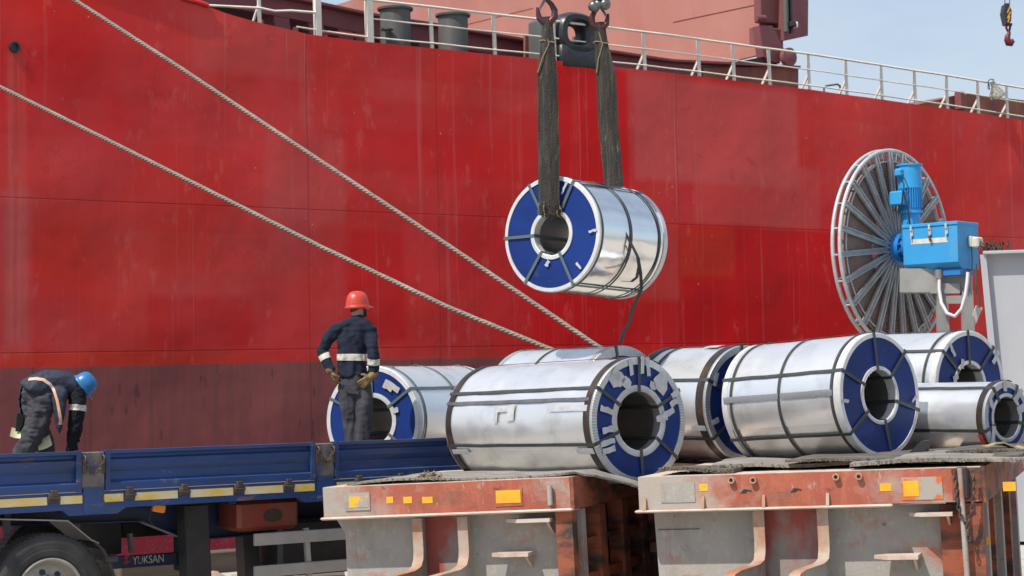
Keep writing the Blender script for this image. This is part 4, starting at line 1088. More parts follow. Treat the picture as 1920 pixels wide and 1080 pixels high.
# ================================================================ SLINGS AND HOOKS
WEB = mat('worn_webbing', (.030, .027, .023), .95, col2=(.065, .057, .047, 1), ns=9, nr=(.45, .65), st=(6, 6, .35), layers=(((.24, .20, .15, 1), 10, .60, .70, .6, (1, 1, .35), None), ((.015, .014, .013, 1), 4, .55, .7, .6, (1, 1, .4), None)), bump=.010, bs=60)
FRAY = mat('frayed_fibre', (.22, .18, .12), .95)
def sling(label, pts, widths, wd=V((1, 0, 0))):
    b = pts[0]; t = thing('lifting_sling', label, 'lifting sling', Matrix.Translation(pts[-1]), 'worn webbing slings')
    fine, ws = [], []
    for i in range(len(pts) - 1):
        n_ = 10
        for k in range(n_):
            f = k / n_; fine.append(pts[i].lerp(pts[i + 1], f)); ws.append(widths[i] * (1 - f) + widths[i + 1] * f)
    fine.append(pts[-1]); ws.append(widths[-1])
    rows = []
    for i, (p, w_) in enumerate(zip(fine, ws)):
        d = (fine[min(i + 1, len(fine) - 1)] - fine[max(i - 1, 0)]).normalized()
        x = (wd - d * wd.dot(d)).normalized()
        row = []
        nn = d.cross(x)
        for j in range(9):
            s_ = (j / 8 - .5)
            row.append(p + x * w_ * (s_ + .03 * noise.noise(p * 6 + V((s_ * 3, 0, 0)))) + nn * (.010 * noise.noise(p * 5 + V((s_ * 9, 0, 0))) + .012 * math.cos(s_ * math.pi * 2)))
        rows.append(row)
    d0 = (pts[1] - pts[0]).normalized(); nn = d0.cross(wd).normalized()
    mb = MB(); mb.sheet(rows, nn * .028); o = link('webbing', mb, WEB, t, world=True, smooth=50)
    # loose fibres
    fb = MB(); rr = random.Random(3)
    for i in range(60):
        f = 1 - .30 * rr.random() ** 1.5; k = int(f * (len(fine) - 1)); p = fine[k]; w_ = ws[k]; sd = rr.choice((-1, 1, .6, -.5))
        a = p + wd * w_ * .5 * sd + V((0, -.025, 0)); l = .015 + .035 * rr.random()
        b_ = a + V((sd * l * rr.random() * .6, -.02 - .02 * rr.random(), -l * rr.uniform(-.3, 1)))
        fb.tube([a, (a + b_) / 2 + V((0, 0, .01)), b_], .0035, 4)
    fo = link('frayed_fibre', fb, FRAY, t, world=True); fo['kind'] = 'stuff'
    cd_ = MB()
    cd_.tube([fine[4] + V((-.02, -.03, 0)), fine[9] + V((.01, -.04, 0)), fine[14] + V((-.05, -.04, 0)), fine[19] + V((-.09, -.03, 0))], .006, 5)
    k = 8; p = fine[k]; w_ = ws[k] / 2 + .012
    cd_.tube([p + V((w_ * math.cos(a), .03 * math.sin(a) - .006, .01 * math.sin(a * 2))) for a in [2 * math.pi * i / 14 for i in range(15)]], .007, 5)
    link('tie_cord', cd_, FRAY, t, world=True)
    return t
z0 = P(1030, 402, 18.05)
ln = (PfH - PcH).normalized(); side = V((-ln.y, ln.x, 0)); side = side if side.x > 0 else -side
sL = [P(1026, 32, 17.95), P(1027, 90, 17.95), P(1026, 142, 17.96), P(1028, 250, 17.98), P(1029, 345, 18.0), P(1030, 385, 18.0), P(1032, 403, 18.02), P(1034, 407, 18.13) + ln * .1]
sling('worn brown lifting sling nearer the camera, entering the coil eye', sL, [.09, .135, .19, .20, .20, .195, .20, .17], V((1, 0, 0)))
sR = [P(1125, 42, 19.2), P(1128, 90, 19.2), P(1136, 142, 19.2), P(1142, 250, 19.2), P(1151, 345, 19.2), P(1156, 420, 19.2), P(1158, 426, 19.1) - ln * .1]
sling('worn brown lifting sling behind the hanging coil', sR, [.095, .14, .20, .20, .19, .18, .16], V((1, 0, 0)))
HOOKR = mat('hook_dark_red', (.10, .014, .017), .4, metal=.4, col2=(.05, .04, .045, 1), ns=8, nr=(.45, .6))
STEELG = mat('hook_steel', (.20, .21, .22), .4, metal=.8, col2=(.1, .1, .1, 1), ns=9)
def hook(label, px, py, Y, s=1.0, flip=1, plate=True):
    c0 = P(px, py, Y); t = thing('crane_hook', label, 'crane hook', Matrix.Translation(c0), 'crane hooks holding the slings')
    def l(x, z): return c0 + V((x * s * flip, 0, z * s))
    mb = MB()
    pts = [l(0, .16), l(.012, .11), l(.045, .075), l(.072, .02), l(.07, -.04), l(.03, -.085), l(-.03, -.085), l(-.068, -.045), l(-.078, .01), l(-.085, .05)]
    mb.tube(pts, [.020 * s, .021 * s, .024 * s, .030 * s, .034 * s, .036 * s, .034 * s, .028 * s, .02 * s, .010 * s], 10); link('hook', mb, HOOKR, t, world=True, smooth=60)
    mb = MB(); mb.beam(l(-.006, .13), l(-.066, .03), .024 * s, .012 * s, V((0, 1, 0))); link('safety_latch', mb, STEELG, t, world=True)
    mb = MB(); mb.lathe([(-.05 * s, 0), (-.05 * s, .035 * s), (.0, .04 * s), (.05 * s, .035 * s), (.05 * s, 0)], 14, Matrix.Translation(l(0, .18))); link('shackle_pin', mb, STEELG, t, world=True, smooth=40)
    mb = MB(); mb.lathe([(.2 * s, 0), (.2 * s, .10 * s), (.24 * s, .13 * s), (.30 * s, .13 * s), (.34 * s, .08 * s), (.34 * s, 0)], 20, Matrix.Translation(c0) @ Matrix.Rotation(-math.pi / 2, 4, 'Y')); link('swivel_block', mb, BLACK, t, world=True, smooth=40)
    mb = MB(); mb.tube([l(0, .34), l(0, 8)], .016, 8); link('wire_rope', mb, IRON, t, world=True)
    return t
hook('dark red crane hook of the nearer sling', 1025, 24, 17.95, 1.05)
h2 = hook('dark red crane hook of the farther sling, with a shackle of steel balls', 1124, 36, 19.2, 1.05, -1)
mb = MB()
for px, py, r in ((1113, 12, .058), (1134, 8, .062), (1121, 8, .05)):
    mb.lathe([(-r, 0), (-r * .8, r * .6), (-r * .3, r * .95), (r * .3, r * .95), (r * .8, r * .6), (r, 0)], 16, Matrix.Translation(P(px, py, 19.15)))
link('steel_ball', mb, STEELG, h2, world=True, smooth=60)

# distant hook block over the ship
c0 = P(1889, 30, 62); t = thing('hook_block', 'black and yellow hook block with red hook against the sky', 'hook block', Matrix.Translation(c0))
def l(px, py, dy=0): return P(px, py, 62 + dy)
STR = mat('block_stripes', (.02, .02, .022), .5)
mb = MB(); mb.prism([l(*p, -.2) for p in ((1885, 6), (1892, 6), (1897, 20), (1896, 40), (1892, 44), (1887, 44), (1882, 22))], (0, .5, 0)); bo = link('block_cheek', mb, STR, t, world=True)
for a, b in (((1889, 24), (1894, 12)), ((1889, 34), (1895, 22)), ((1890, 42), (1893, 30))):
    mb = MB(); mb.beam(l(*a, -.205), l(*b, -.205), .035, .01, V((0, 1, 0))); link('yellow_stripe', mb, YEL, bo, world=True)
mb = MB(); mb.tube([l(1888.5, 44), l(1886.5, 52), l(1889, 57.5), l(1893, 56), l(1894, 50), l(1892.5, 44)], .04, 6); mb.lathe([(-.12, 0), (-.12, .05), (.12, .05), (.12, 0)], 8, Matrix.Translation(l(1890.5, 46)))
mb.tube([l(1891.5, 57), l(1892, 62), l(1889.5, 68), l(1888.7, 75), l(1891, 81), l(1895, 81.5), l(1898.5, 77), l(1897.5, 73)], [.05, .06, .09, .11, .12, .11, .08, .03], 8)
link('hook', mb, mat('far_hook_red', (.11, .012, .018), .5), t, world=True, smooth=60)
mb = MB(); mb.tube([l(1884, 8), l(1883, -300)], .015, 5); mb.tube([l(1893, 8), l(1893, -300)], .015, 5); link('wire_rope', mb, IRON, t, world=True)

# ================================================================ MOORING LINES
ROPE = mat('rope_fibre', (.27, .235, .195), .95, col2=(.18, .155, .13, 1), ns=30, layers=(((.42, .37, .31, 1), 2.5, .5, .7, .5, (1, 1, 1), None),))
def rope(label, pts, r):
    t = thing('mooring_rope', label, 'mooring rope', Matrix.Translation(pts[-1]), 'mooring lines of the red ship')
    fine = []
    n_ = 420
    tot = len(pts) - 1
    for i in range(n_ + 1):
        f = i / n_ * tot; k = min(int(f), tot - 1); fine.append(pts[k].lerp(pts[k + 1], f - k))
    for i in range(1, n_):  # gentle smoothing of the corners
        pass
    ln_ = 0; S = [0]
    for a, b in zip(fine, fine[1:]): ln_ += (b - a).length; S.append(ln_)
    for s_ in range(3):    # three laid strands
        mb = MB(); pp = []
        m_ = int(ln_ / .035)
        for i in range(m_ + 1):
            s = ln_ * i / m_
            k = min(int(i / m_ * n_), n_ - 1)
            while k < n_ - 1 and S[k + 1] < s: k += 1
            while k > 0 and S[k] > s: k -= 1
            p = fine[k].lerp(fine[k + 1], (s - S[k]) / max(S[k + 1] - S[k], 1e-6))
            d = (fine[k + 1] - fine[k]).normalized(); x = d.cross(V((0, 0, 1))).normalized(); y = x.cross(d)
            a = s * 2 * math.pi / .24 + s_ * 2 * math.pi / 3
            pp.append(p + (x * math.cos(a) + y * math.sin(a)) * r * .52)
        mb.tube(pp, r * .56, 5); link('rope_strand', mb, ROPE, t, world=True, smooth=180, fix=False)
Pb = P(1545, 900, 27.5)
rope('upper thick mooring rope, from the top edge of the picture', [P(-160, -190, 37.5), P(140, 0, 35.2), P(330, 122, 33.8), P(560, 275, 32.2), P(840, 460, 30.6), P(1000, 568, 29.8), P(1120, 649, 29.2), Pb + V((0, 0, .15))], .038)
rope('lower thick mooring rope, from the left edge of the picture', [P(-180, 78, 36.5), P(0, 163, 35.0), P(200, 262, 33.5), P(420, 372, 32), P(600, 462, 31), P(840, 576, 29.8), P(1040, 658, 29.0), Pb], .038)
bm_ = thing('mooring_bollard', 'black mooring bollard at the quay edge holding both ropes', 'bollard', Matrix.Translation((Pb.x, Pb.y, 0)))
mb = MB(); zt = Pb.z + .4
mb.lathe([(0.002, 0), (0.002, .34), (.06, .34), (.09, .2), (zt - .3, .17), (zt - .12, .3), (zt, .3), (zt + .05, .2), (zt + .06, 0)], 24, Matrix.Rotation(-math.pi / 2, 4, 'Y')); link('bollard_post', mb, BLACK, bm_, smooth=40)
# ================================================================ CABLE REEL
RC = P(1680, 467, 30.0)
AXR = V((.72, -.69, 0)).normalized()
RMx = frame(RC, AXR); 
gx_ = Matrix.Translation((0, 0, -RC.z))
reel = thing('cable_reel', 'large grey spoked cable reel with bright blue drive, behind the coils', 'cable reel', Matrix.Translation((RC.x, RC.y, 0)) @ RMx.to_3x3().to_4x4())
ZR = RC.z
def rr_(x, r, a): return V((x, r * math.cos(a), ZR + r * math.sin(a)))
CTR = Matrix.Translation((0, 0, ZR))
RGAL = mat('reel_galvanised', (.52, .54, .54), .5, metal=.25, col2=(.40, .41, .41, 1), ns=6)
CABLE = mat('brown_cable', (.28, .19, .165), .6, col2=(.21, .14, .12, 1), ns=5)
CBLUE = mat('drive_blue', (.030, .30, .62), .42, col2=(.028, .26, .55, 1), ns=2, layers=(((.10, .30, .45, 1), 2.5, .55, .75, .5, (1, 1, .4), .6), ((.12, .10, .08, 1), 9, .68, .74, .6, (1, 1, .5), None)))
CBLUED = mat('drive_blue_deep', (.015, .16, .46), .38)
RR = 1.545
for x in (0, -.13):
    mb = MB(); mb.tube([rr_(x, RR, 2 * math.pi * i / 96) for i in range(97)], .032, 8); link('rim', mb, RGAL, reel, smooth=60)
mb = MB(); mb.tube([rr_(0.0, RR - .17, 2 * math.pi * i / 96) for i in range(97)], .012, 6); link('guard_ring', mb, RGAL, reel, smooth=60)
for i in range(24):
    a = 2 * math.pi * (i + .35) / 24
    for x, w_ in ((0, .085), (-.13, .05)):
        mb = MB(); A, B = rr_(x + .02, .20, a), rr_(x, RR - .02, a); up = V((1, 0, 0))
        mb.beam(A, B, w_, .02, up)
        tg = V((0, -math.sin(a), math.cos(a))) * (w_ / 2 - .006)
        for s in (-1, 1): mb.beam(A + tg * s + V((.02, 0, 0)), B + tg * s + V((.02, 0, 0)), .012, .045, up)
        link('spoke', mb, RGAL, reel)
    mb = MB(); mb.beam(rr_(-.13, RR, a), rr_(0, RR, a), .03, .02); link('rim_spacer', mb, RGAL, reel)
mb = MB(); pts = []
turns = 19
for i in range(turns * 60 + 1):
    a = 2 * math.pi * i / 60; r = .62 + (1.40 - .62) * i / (turns * 60)
    pts.append(rr_(-.055, r, a))
mb.tube(pts, .021, 6); link('wound_cable', mb, CABLE, reel, smooth=180, fix=False)
mb = MB(); mb.lathe([(-.11, .58), (-.11, 1.42), (-.10, 1.42), (-.10, .58)], 64, CTR, closed_prof=True); link('back_disc', mb, CABLE, reel, smooth=30)
for i in range(40):
    a = 2 * math.pi * i / 40
    if i % 2 == 0:
        mb = MB(); mb.beam(rr_(-.07, .36, a), rr_(-.07, .60, a), .07, .03, V((1, 0, 0))); link('drum_bar', mb, mat('drum_pale', (.5, .52, .53), .45), reel)
mb = MB(); mb.lathe([(-.2, 0), (-.2, .2), (.06, .26), (.09, .24), (.12, .16), (.4, .16), (.4, 0)], 32, CTR); link('hub', mb, CBLUED, reel, smooth=40)
mb = MB(); mb.lathe([(.1, 0), (.1, .22), (.16, .22), (.16, 0)], 32, CTR)
for i in range(10): mb.lathe([(.16, 0), (.16, .018), (.19, .018), (.19, 0)], 6, CTR @ Matrix.Rotation(2 * math.pi * i / 10, 4, 'X') @ Matrix.Translation((0, 0, .19)))
link('hub_flange', mb, CBLUED, reel, smooth=40)
# drive: world-oriented box and motor
BX = V((.74, -.67, 0)).normalized()           # along the front, to the right
def w2l(v): return MW[reel.name].inverted() @ v
Cc = P(1797, 503, 28.4)                       # lower front right edge of the cabinet
CBM = frame(Cc, BX)                           # local x along front, y into depth (away from viewer)
def cab(name, mb, m, parent=None, smooth=None):
    mb.v = [CBM @ q for q in mb.v]
    return link(name, mb, m, parent or reel, world=True, smooth=smooth)
# gear box
mb = MB(); c1 = RC + AXR * .38
GM = frame(c1, BX)
def gear(name, mb, m, parent=None, smooth=None):
    mb.v = [GM @ q for q in mb.v]; return link(name, mb, m, parent or reel, world=True, smooth=smooth)
mb.box((-.17, -.14, -.28), (.24, .3, .26), bev=.02); gear('gear_box', mb, CBLUED)
mo = frame(P(1708, 420, 29.6), BX)
def vert(name, prof, m, n=28, parent=None, smooth=40):
    mb = MB(); mb.lathe(prof, n, mo @ Matrix.Rotation(-math.pi / 2, 4, 'Y')); return link(name, mb, m, parent or reel, world=True, smooth=smooth)
motor = vert('motor', [(-.35, 0), (-.35, .145), (.16, .145), (.16, .19), (.20, .19), (.20, .155), (.24, .15), (.24, 0)], CBLUE)
mb = MB()
for i in range(30):
    mb.box((.15, -.006, .24), (.185, .006, .55), mo @ Matrix.Rotation(2 * math.pi * i / 30, 4, 'Z'))
mb.lathe([(.24, 0), (.24, .155), (.55, .155), (.55, 0)], 28, mo @ Matrix.Rotation(-math.pi / 2, 4, 'Y'))
link('cooling_fins', mb, CBLUE, motor, world=True)
vert('fan_cowl', [(.55, 0), (.55, .185), (.90, .18), (.90, .20), (.925, .20), (.93, 0)], CBLUE, parent=motor)
mb = MB(); mb.box((-.2, -.30, .28), (.05, -.15, .50), mo, bev=.02); link('terminal_box', mb, CBLUE, motor, world=True)
mb = MB(); mb.box((-.13, -.25, .73), (.0, -.15, .85), mo, bev=.02); link('terminal_box', mb, CBLUE, motor, world=True)
mb = MB(); mb.tube([mo @ V(p) for p in ((0, -.24, .8), (.06, -.3, .74), (.02, -.27, .66), (.06, -.28, .6), (.07, -.3, .45), (.1, -.24, .2), (.11, -.2, -.1))], .012, 6)
mb.tube([mo @ V(p) for p in ((-.08, -.28, .3), (-.1, -.3, .2), (-.02, -.3, .15), (.03, -.3, .3), (.04, -.28, .5))], .012, 6); link('motor_cable', mb, BLACK, motor, world=True, smooth=60)
# cabinet with sloping front bottom
wF, dF, hF = .92, .62, .65
fr = [(0, .0, .10), (0, .12, 0), (0, dF, 0), (0, dF, hF), (0, 0, hF)]
mb = MB(); mb.prism([V(p) - V((wF, 0, 0)) for p in fr], (wF, 0, 0)); cabi = cab('control_cabinet', mb, CBLUE)
mb = MB(); mb.box((-wF - .012, -.015, hF + .002), (.012, dF + .012, hF + .055), bev=.008); cab('cabinet_lid', mb, CBLUE, cabi)
for x in (-.76, -.45, -.17):
    mb = MB(); mb.box((x - .025, -.026, hF - .13), (x + .025, -.001, hF - .02), bev=.006); mb.box((x - .018, -.045, hF - .05), (x + .018, -.02, hF + .03), bev=.005); mb.tube([(x, -.03, hF - .12), (x - .005, -.035, hF - .17)], .012, 6)
    cab('latch', mb, RGAL, cabi)
mb = MB(); mb.box((-.78, -.004, .40), (-.16, .004, .475)); cab('white_label', mb, mat('plate_white', (.62, .62, .60), .5, col2=(.5, .46, .4, 1), ns=9), cabi)
mb = MB(); mb.tube([(-.46, -.03, hF - .14), (-.44, -.035, .46), (-.43, -.03, .43)], .02, 6); cab('padlock', mb, IRON, cabi)
SOCK = mat('socket_cream', (.55, .53, .45), .4)
mb = MB(); mb.box((.002, .30, .33), (.06, .46, .49), bev=.012); mb.box((.06, .28, .31), (.18, .46, .47), bev=.02); cab('socket', mb, SOCK, cabi)
mb = MB(); mb.tube([(.03, .36, .33), (.03, .37, .15), (.03, .35, .0), (.0, .2, -.08)], .008, 6); cab('socket_wire', mb, IRON, cabi)
mb = MB(); mb.box((-.45, .08, -.09), (-.02, .5, -.002)); cab('cabinet_tray', mb, CBLUED, cabi)
mb = MB(); mb.tube([(-.36, .06, .0), (-.36, .06, -.13)], .055, 12); cab('cable_gland', mb, mat('gland_grey', (.2, .19, .17), .5), cabi, 40)
HOSE = mat('white_hose', (.62, .58, .60), .5)
mb = MB(); hp2 = [(-.35, .05, -.12), (-.345, .03, -.3), (-.30, .0, -.5), (-.20, -.02, -.66), (-.08, 0, -.71), (.02, .03, -.6), (.07, .06, -.4), (.085, .1, -.2), (.09, .12, -.06)]
mb.tube([V(p) for p in hp2], .027, 10); cab('hose', mb, HOSE, cabi, 60)
# stand
STG = mat('stand_grey', (.30, .30, .29), .55, col2=(.24, .235, .22, 1), ns=3)
mb = MB(); a, b = P(1690, 527, 29.2), P(1822, 527, 28.9); mb.beam(a, b, .5, .36); mb.beam(P(1745, 541, 28.8), P(1800, 541, 28.7), .1, .15); link('stand_beam', mb, STG, reel, world=True)
for px, Y in ((1765, 28.8), (1812, 28.7)):
    a = P(px, 545, Y); mb = MB(); mb.beam(a, (a.x + .05, a.y, .002), .16, .16, V((0, 1, 0))); mb.box((a.x - .1, a.y - .2, .002), (a.x + .25, a.y + .2, .04)); link('stand_post', mb, STG, reel, world=True)
mb = MB(); mb.beam(P(1836, 575, 28.6), P(1816, 622, 28.7), .1, .04, V((0, 1, 0))); link('brace', mb, mat('brace_white', (.6, .59, .55), .5), reel, world=True)
mb = MB(); mb.beam(P(1764, 562, 28.8), P(1812, 562, 28.7), .12, .12); link('stand_rail', mb, STG, reel, world=True)

# ================================================================ GREY STEEL HOPPER
Hc = P(1846, 474, 26.0); hx_ = V((.97, -.25, 0)).normalized(); HMx = frame((Hc.x, Hc.y, 0), hx_)
hop = thing('steel_hopper', 'tall light grey steel hopper wall at the right edge', 'hopper', HMx)
HG = mat('hopper_grey', (.40, .41, .43), .5, col2=(.34, .35, .38, 1), ns=.8, layers=(((.55, .52, .45, 1), 5, .70, .74, .7, (1, 1, 1), None), ((.25, .2, .16, 1), 3, .64, .76, .5, (1, 1, .3), None)))
zt = Hc.z; lean = .14
mb = MB(); mb.prism([(0, 0, zt), (3.2, 0, zt + .03), (3.2, 0, .05), (lean * 1.6, 0, .05)], (0, .03, 0)); link('wall_plate', mb, HG, hop)
mb = MB(); mb.box((-.02, -.16, zt - .03), (3.2, .05, zt + .015), bev=.008); link('top_flange', mb, HG, hop)
mb = MB(); mb.prism([(-.06, -.12, zt - .03), (.02, -.12, zt - .03), (lean * 1.6 + .05, -.12, .05), (lean * 1.6 - .05, -.12, .05)], (0, .12, 0)); link('edge_angle', mb, HG, hop)
for z in (zt - 1.35, zt - 2.1):
    mb = MB(); mb.lathe([(-.02, 0), (-.02, .11), (.02, .11), (.02, 0)], 20, Matrix.Translation((.0, -.1, z)) @ Matrix.Rotation(math.pi / 2, 4, 'Z')); link('lug', mb, HG, hop, smooth=40)
for p in ((.45, 1.6), (.62, 1.48), (.5, .7), (.6, 1.05)):
    pass
mb = MB(); mb.box((.02, .031, .05), (3.2, 1.8, zt - .2)); link('hopper_body', mb, HG, hop)
mb = MB(); mb.tube([(-.11, -.14, zt - .15), (-.12, -.14, zt - .55), (-.09, -.14, zt - .62), (-.09, -.14, zt - .75)], .014, 6); link('hanging_shackle', mb, IRON, hop)
rp2 = thing('rope_heap', 'ragged brown rope heap on top of the hopper beside the blue cabinet', 'rope', HMx @ Matrix.Translation((.14, .02, zt + .015)))
mb = MB(); rr = random.Random(5)
for i in range(26):
    a = V((rr.uniform(-.16, .2), rr.uniform(-.06, .06), 0)); b = a + V((rr.uniform(-.05, .05), 0, rr.uniform(.05, .15)))
    mb.tube([a, (a + b) / 2 + V((rr.uniform(-.03, .03), 0, 0)), b, b + V((rr.uniform(-.06, .06), 0, -.05))], .012, 5)
link('rope_strands', mb, mat('old_rope', (.07, .05, .04), .95), rp2)

# floodlight hung on the ship's rail
fl_c = hp(1866, 168, -.05)
lamp = thing('floodlight', 'worn white floodlight tied to the ship railing', 'floodlight', HM @ Matrix.Translation(fl_c))
LM = Matrix.Rotation(R(62), 4, 'Y')
LW = mat('lamp_weathered', (.42, .42, .38), .6, col2=(.2, .16, .11, 1), ns=14, nr=(.42, .62))
mb = MB(); mb.lathe([(-.28, 0), (-.28, .06), (-.2, .08), (-.12, .08), (.1, .21), (.2, .24), (.24, .24), (.24, .22), (.1, .1), (.1, 0)], 24, LM); link('shade', mb, LW, lamp, smooth=40)
mb = MB(); mb.tube([(-.1, 0, .22), (-.05, 0, .3), (-.2, 0, .3), (-.3, 0, .25), (-.33, 0, .0), (-.26, 0, -.02), (-.27, 0, .15)], .016, 5); mb.tube([(-.1, 0, .0), (-.12, 0, -.5)], .012, 5); link('lamp_cord', mb, BLACK, lamp)

# ================================================================ MATS, WEDGE, DEBRIS
MATR = mat('old_belt_mat', (.17, .155, .14), .9, col2=(.26, .24, .21, 1), ns=3, nr=(.4, .62), layers=(((.36, .33, .28, 1), 5, .56, .7, .5, (1, 1, 1), None), ((.05, .045, .04, 1), 2, .6, .7, .6, (1, 1, 1), None)), bump=.008, bs=25)
MATD = mat('dark_belt_mat', (.06, .055, .05), .85, col2=(.13, .11, .095, 1), ns=5, bump=.006, bs=30)
def sheetmat(label, M, fn, nx, ny, m, th=.018, seed=1, name='rubber_mat'):
    rr = random.Random(seed); rows = []
    t = thing(name, label, 'rubber mat', M, 'old rubber mats under the coils')
    for j in range(ny + 1):
        row = []
        for i in range(nx + 1):
            p = fn(i / nx, j / ny)
            e = 1 if (i in (0, nx) or j in (0, ny)) else 0
            p = p + V((noise.noise(V((i * .7, j * .9, seed))) * .025 * e, noise.noise(V((i * .9 + 5, j * .7, seed))) * .03 * e + rr.uniform(-.006, .006) * e, .006 * noise.noise(V((p.x * 4, p.y * 4, seed)))))
            row.append(p)
        rows.append(row)
    mb = MB(); mb.sheet(rows, (0, 0, th)); so_ = link('mat_sheet', mb, m, t, smooth=40)
    fb = MB()
    for k in range(150):
        i = rr.randrange(nx); p = rows[0][i].lerp(rows[0][i + 1], rr.random()) + V((0, 0, th * rr.random()))
        q2 = p + V((rr.uniform(-.02, .02), -rr.uniform(.005, .03), rr.uniform(-.012, .016)))
        fb.tube([p, q2], .0025, 4)
    f_ = link('frayed_edge', fb, FRAY, t); f_['kind'] = 'stuff'
    return t
Wl = (Mx1.inverted() @ onp(1067, 895, Mx1.translation, Mx1.to_3x3() @ V((0, 1, 0)))).x
def fn1(u, v):
    x = .18 + u * (Wl + .55 - .18); y = .10 + v * 1.9
    z = .008 + .018 * math.sin(u * 9) * (1 - v) * (u < .8)
    if x > Wl + .02: z = .008 - (x - Wl - .02) * (.75 - .2 * v)
    y += max(0, x - Wl + .05) * 1.5
    if x > Wl + .02: z = .008 - (x - Wl - .02) * (.25 + .5 * (x - Wl))
    if y < .6: z += .02 * max(0, math.sin(u * 5 - .5)) * (.6 - y)
    return V((x, y, z))
sheetmat('grey belt mat under the taped coil, drooping over the cradle corner', Mx1, fn1, 46, 10, MATR, seed=3)
def fn2(u, v): return V((-.02 + u * .0 + u * 1.15 + .1, .16 + v * 1.5, .012 + .035 * (1 - v) * max(0, math.sin(u * 3.1)) + .05 * (1 - u) ** 3 * (1 - v)))
sheetmat('curled dark mat at the left corner of the right cradle', Mx2, lambda u, v: V((.15 + u * .62, .12 + v * .7, .012 + .03 * (1 - v) * (1 - u) + .01 * math.sin(u * 6))), 18, 6, MATD, seed=6, th=.03)
sheetmat('broad pale mat in the middle of the right cradle', Mx2, lambda u, v: V((.5 + u * 1.9 - v * .3, .4 + v * 2.2, .012 + .02 * (1 - v) + .012 * math.sin(u * 11))), 40, 8, MATR, seed=9, th=.03)
sheetmat('dark mat with lifted edge under the big clean coil', Mx2, lambda u, v: V((1.15 + u * 1.85, .3 + v * 1.9, .055 + .016 * math.sin(u * 5 + 1) * (1 - v))), 40, 8, MATD, seed=12, th=.022)
sheetmat('long mat running off the right end of the right cradle', Mx2, lambda u, v: V((1.7 + u * 1.5, .08 + v * 1.6, .030 + .02 * math.sin(u * 4) - (max(0, u - .9) ** 1.3) * 2.0)), 40, 8, MATR, seed=15, th=.03)
sheetmat('mat beneath the small coil at the right edge', Mx2, lambda u, v: V((2.35 + u * 1.2, 1.0 + v * 2.0, .06 + .012 * math.sin(u * 7))), 24, 8, MATD, seed=18, th=.03)
# wedge against the big coil
wc = P(1722, 838, 16.35); wM = frame(wc, V((.95, -.31, 0)))
wt_ = thing('rubber_wedge', 'black rubber wedge against the right side of the big clean coil', 'wedge', wM @ Matrix.Translation((0, 0, -.07)))
mb = MB(); mb.prism([(-.10, 0, 0), (.05, 0, .0), (.09, 0, .125), (.02, 0, .12)], (0, .25, 0)); link('wedge_block', mb, BLACK, wt_)
# torn cardboard at right on the mat
cbd = thing('torn_cardboard', 'torn tan cardboard lying in front of the small coil', 'cardboard', Matrix.Translation(P(1885, 838, 15.9)))
CARD = mat('cardboard', (.36, .27, .17), .9, col2=(.25, .19, .13, 1), ns=8)
rows = [[V((-.17 + .34 * i / 10 + .01 * noise.noise(V((i, j, 2))), -.1 + j * .07, .03 * math.sin(i * .5) * (1 - j * .2) + .02 * noise.noise(V((i * .6, j, 7))))) for i in range(11)] for j in range(4)]
mb = MB(); mb.sheet(rows, (0, 0, .012)); link('card_sheet', mb, CARD, cbd)
# debris heap of fibre on the left cradle
dh = thing('debris_heap', 'small heap of straw coloured fibre debris on the left cradle', 'debris', Mx1 @ Matrix.Translation((.86, .25, .0)))
mb = MB(); rr = random.Random(11)
for i in range(260):
    s = rr.gauss(0, .16); h_ = .075 * math.exp(-(s / .10) ** 2) + .012
    p = V((s, rr.gauss(0, .05), h_ * rr.random())); d = V((rr.uniform(-1, 1), rr.uniform(-1, 1), rr.uniform(-.4, .6))).normalized() * rr.uniform(.012, .03)
    mb.tube([p - d, p + V((0, 0, .006)), p + d], rr.uniform(.003, .008), 4)
d_ = link('fibre_debris', mb, FRAY, dh); d_['kind'] = 'stuff'

# things lying on the quay behind the trailer
tarp = thing('crumpled_tarpaulin', 'crumpled tan wrapping sheet on the quay behind the trailer legs', 'wrapping sheet', Matrix.Translation(at(500, 1068, 23.0)))
tz_ = at(500, 1068, 23.0).z
rows = []
for j in range(9):
    rows.append([V((-.75 + 1.5 * i / 26, -.25 + .5 * j / 8, -tz_ + .02 + (.16 * abs(noise.noise(V((i * .21, j * .3, 4)))) + .12 * max(0, noise.noise(V((i * .13, j * .2, 9))))) * (1 if 0 < j < 8 else .2))) for i in range(27)])
mb = MB(); mb.sheet(rows, (0, 0, .006)); link('sheet_folds', mb, CARD, tarp, smooth=30)
tb = thing('timber_beam', 'long dark timber lying on the quay edge behind the trailer', 'timber', frame(Q0 + UX * .6 - UY * 1.0 + V((0, 0, .004)), UX))
mb = MB(); mb.box((-2.8, 0, 0), (3.6, .3, .26), bev=.015); link('timber', mb, mat('dark_timber', (.06, .045, .035), .8, col2=(.11, .085, .06, 1), ns=3, st=(.2, 4, 4)), tb)
pk = thing('paper_bundle', 'pale stacked sheets on the quay beside the left cradle', 'sheets', Matrix.Translation((at(600, 1045, 22.0).x, 22.0, 0)))
for i in range(4):
    mb = MB(); mb.box((-.3 + .01 * i, -.2, .004 + i * .05), (.32 - .02 * i, .25, .045 + i * .05), Matrix.Rotation(.06 * i, 4, 'Z')); link('sheet', mb, GREYMETAL, pk)
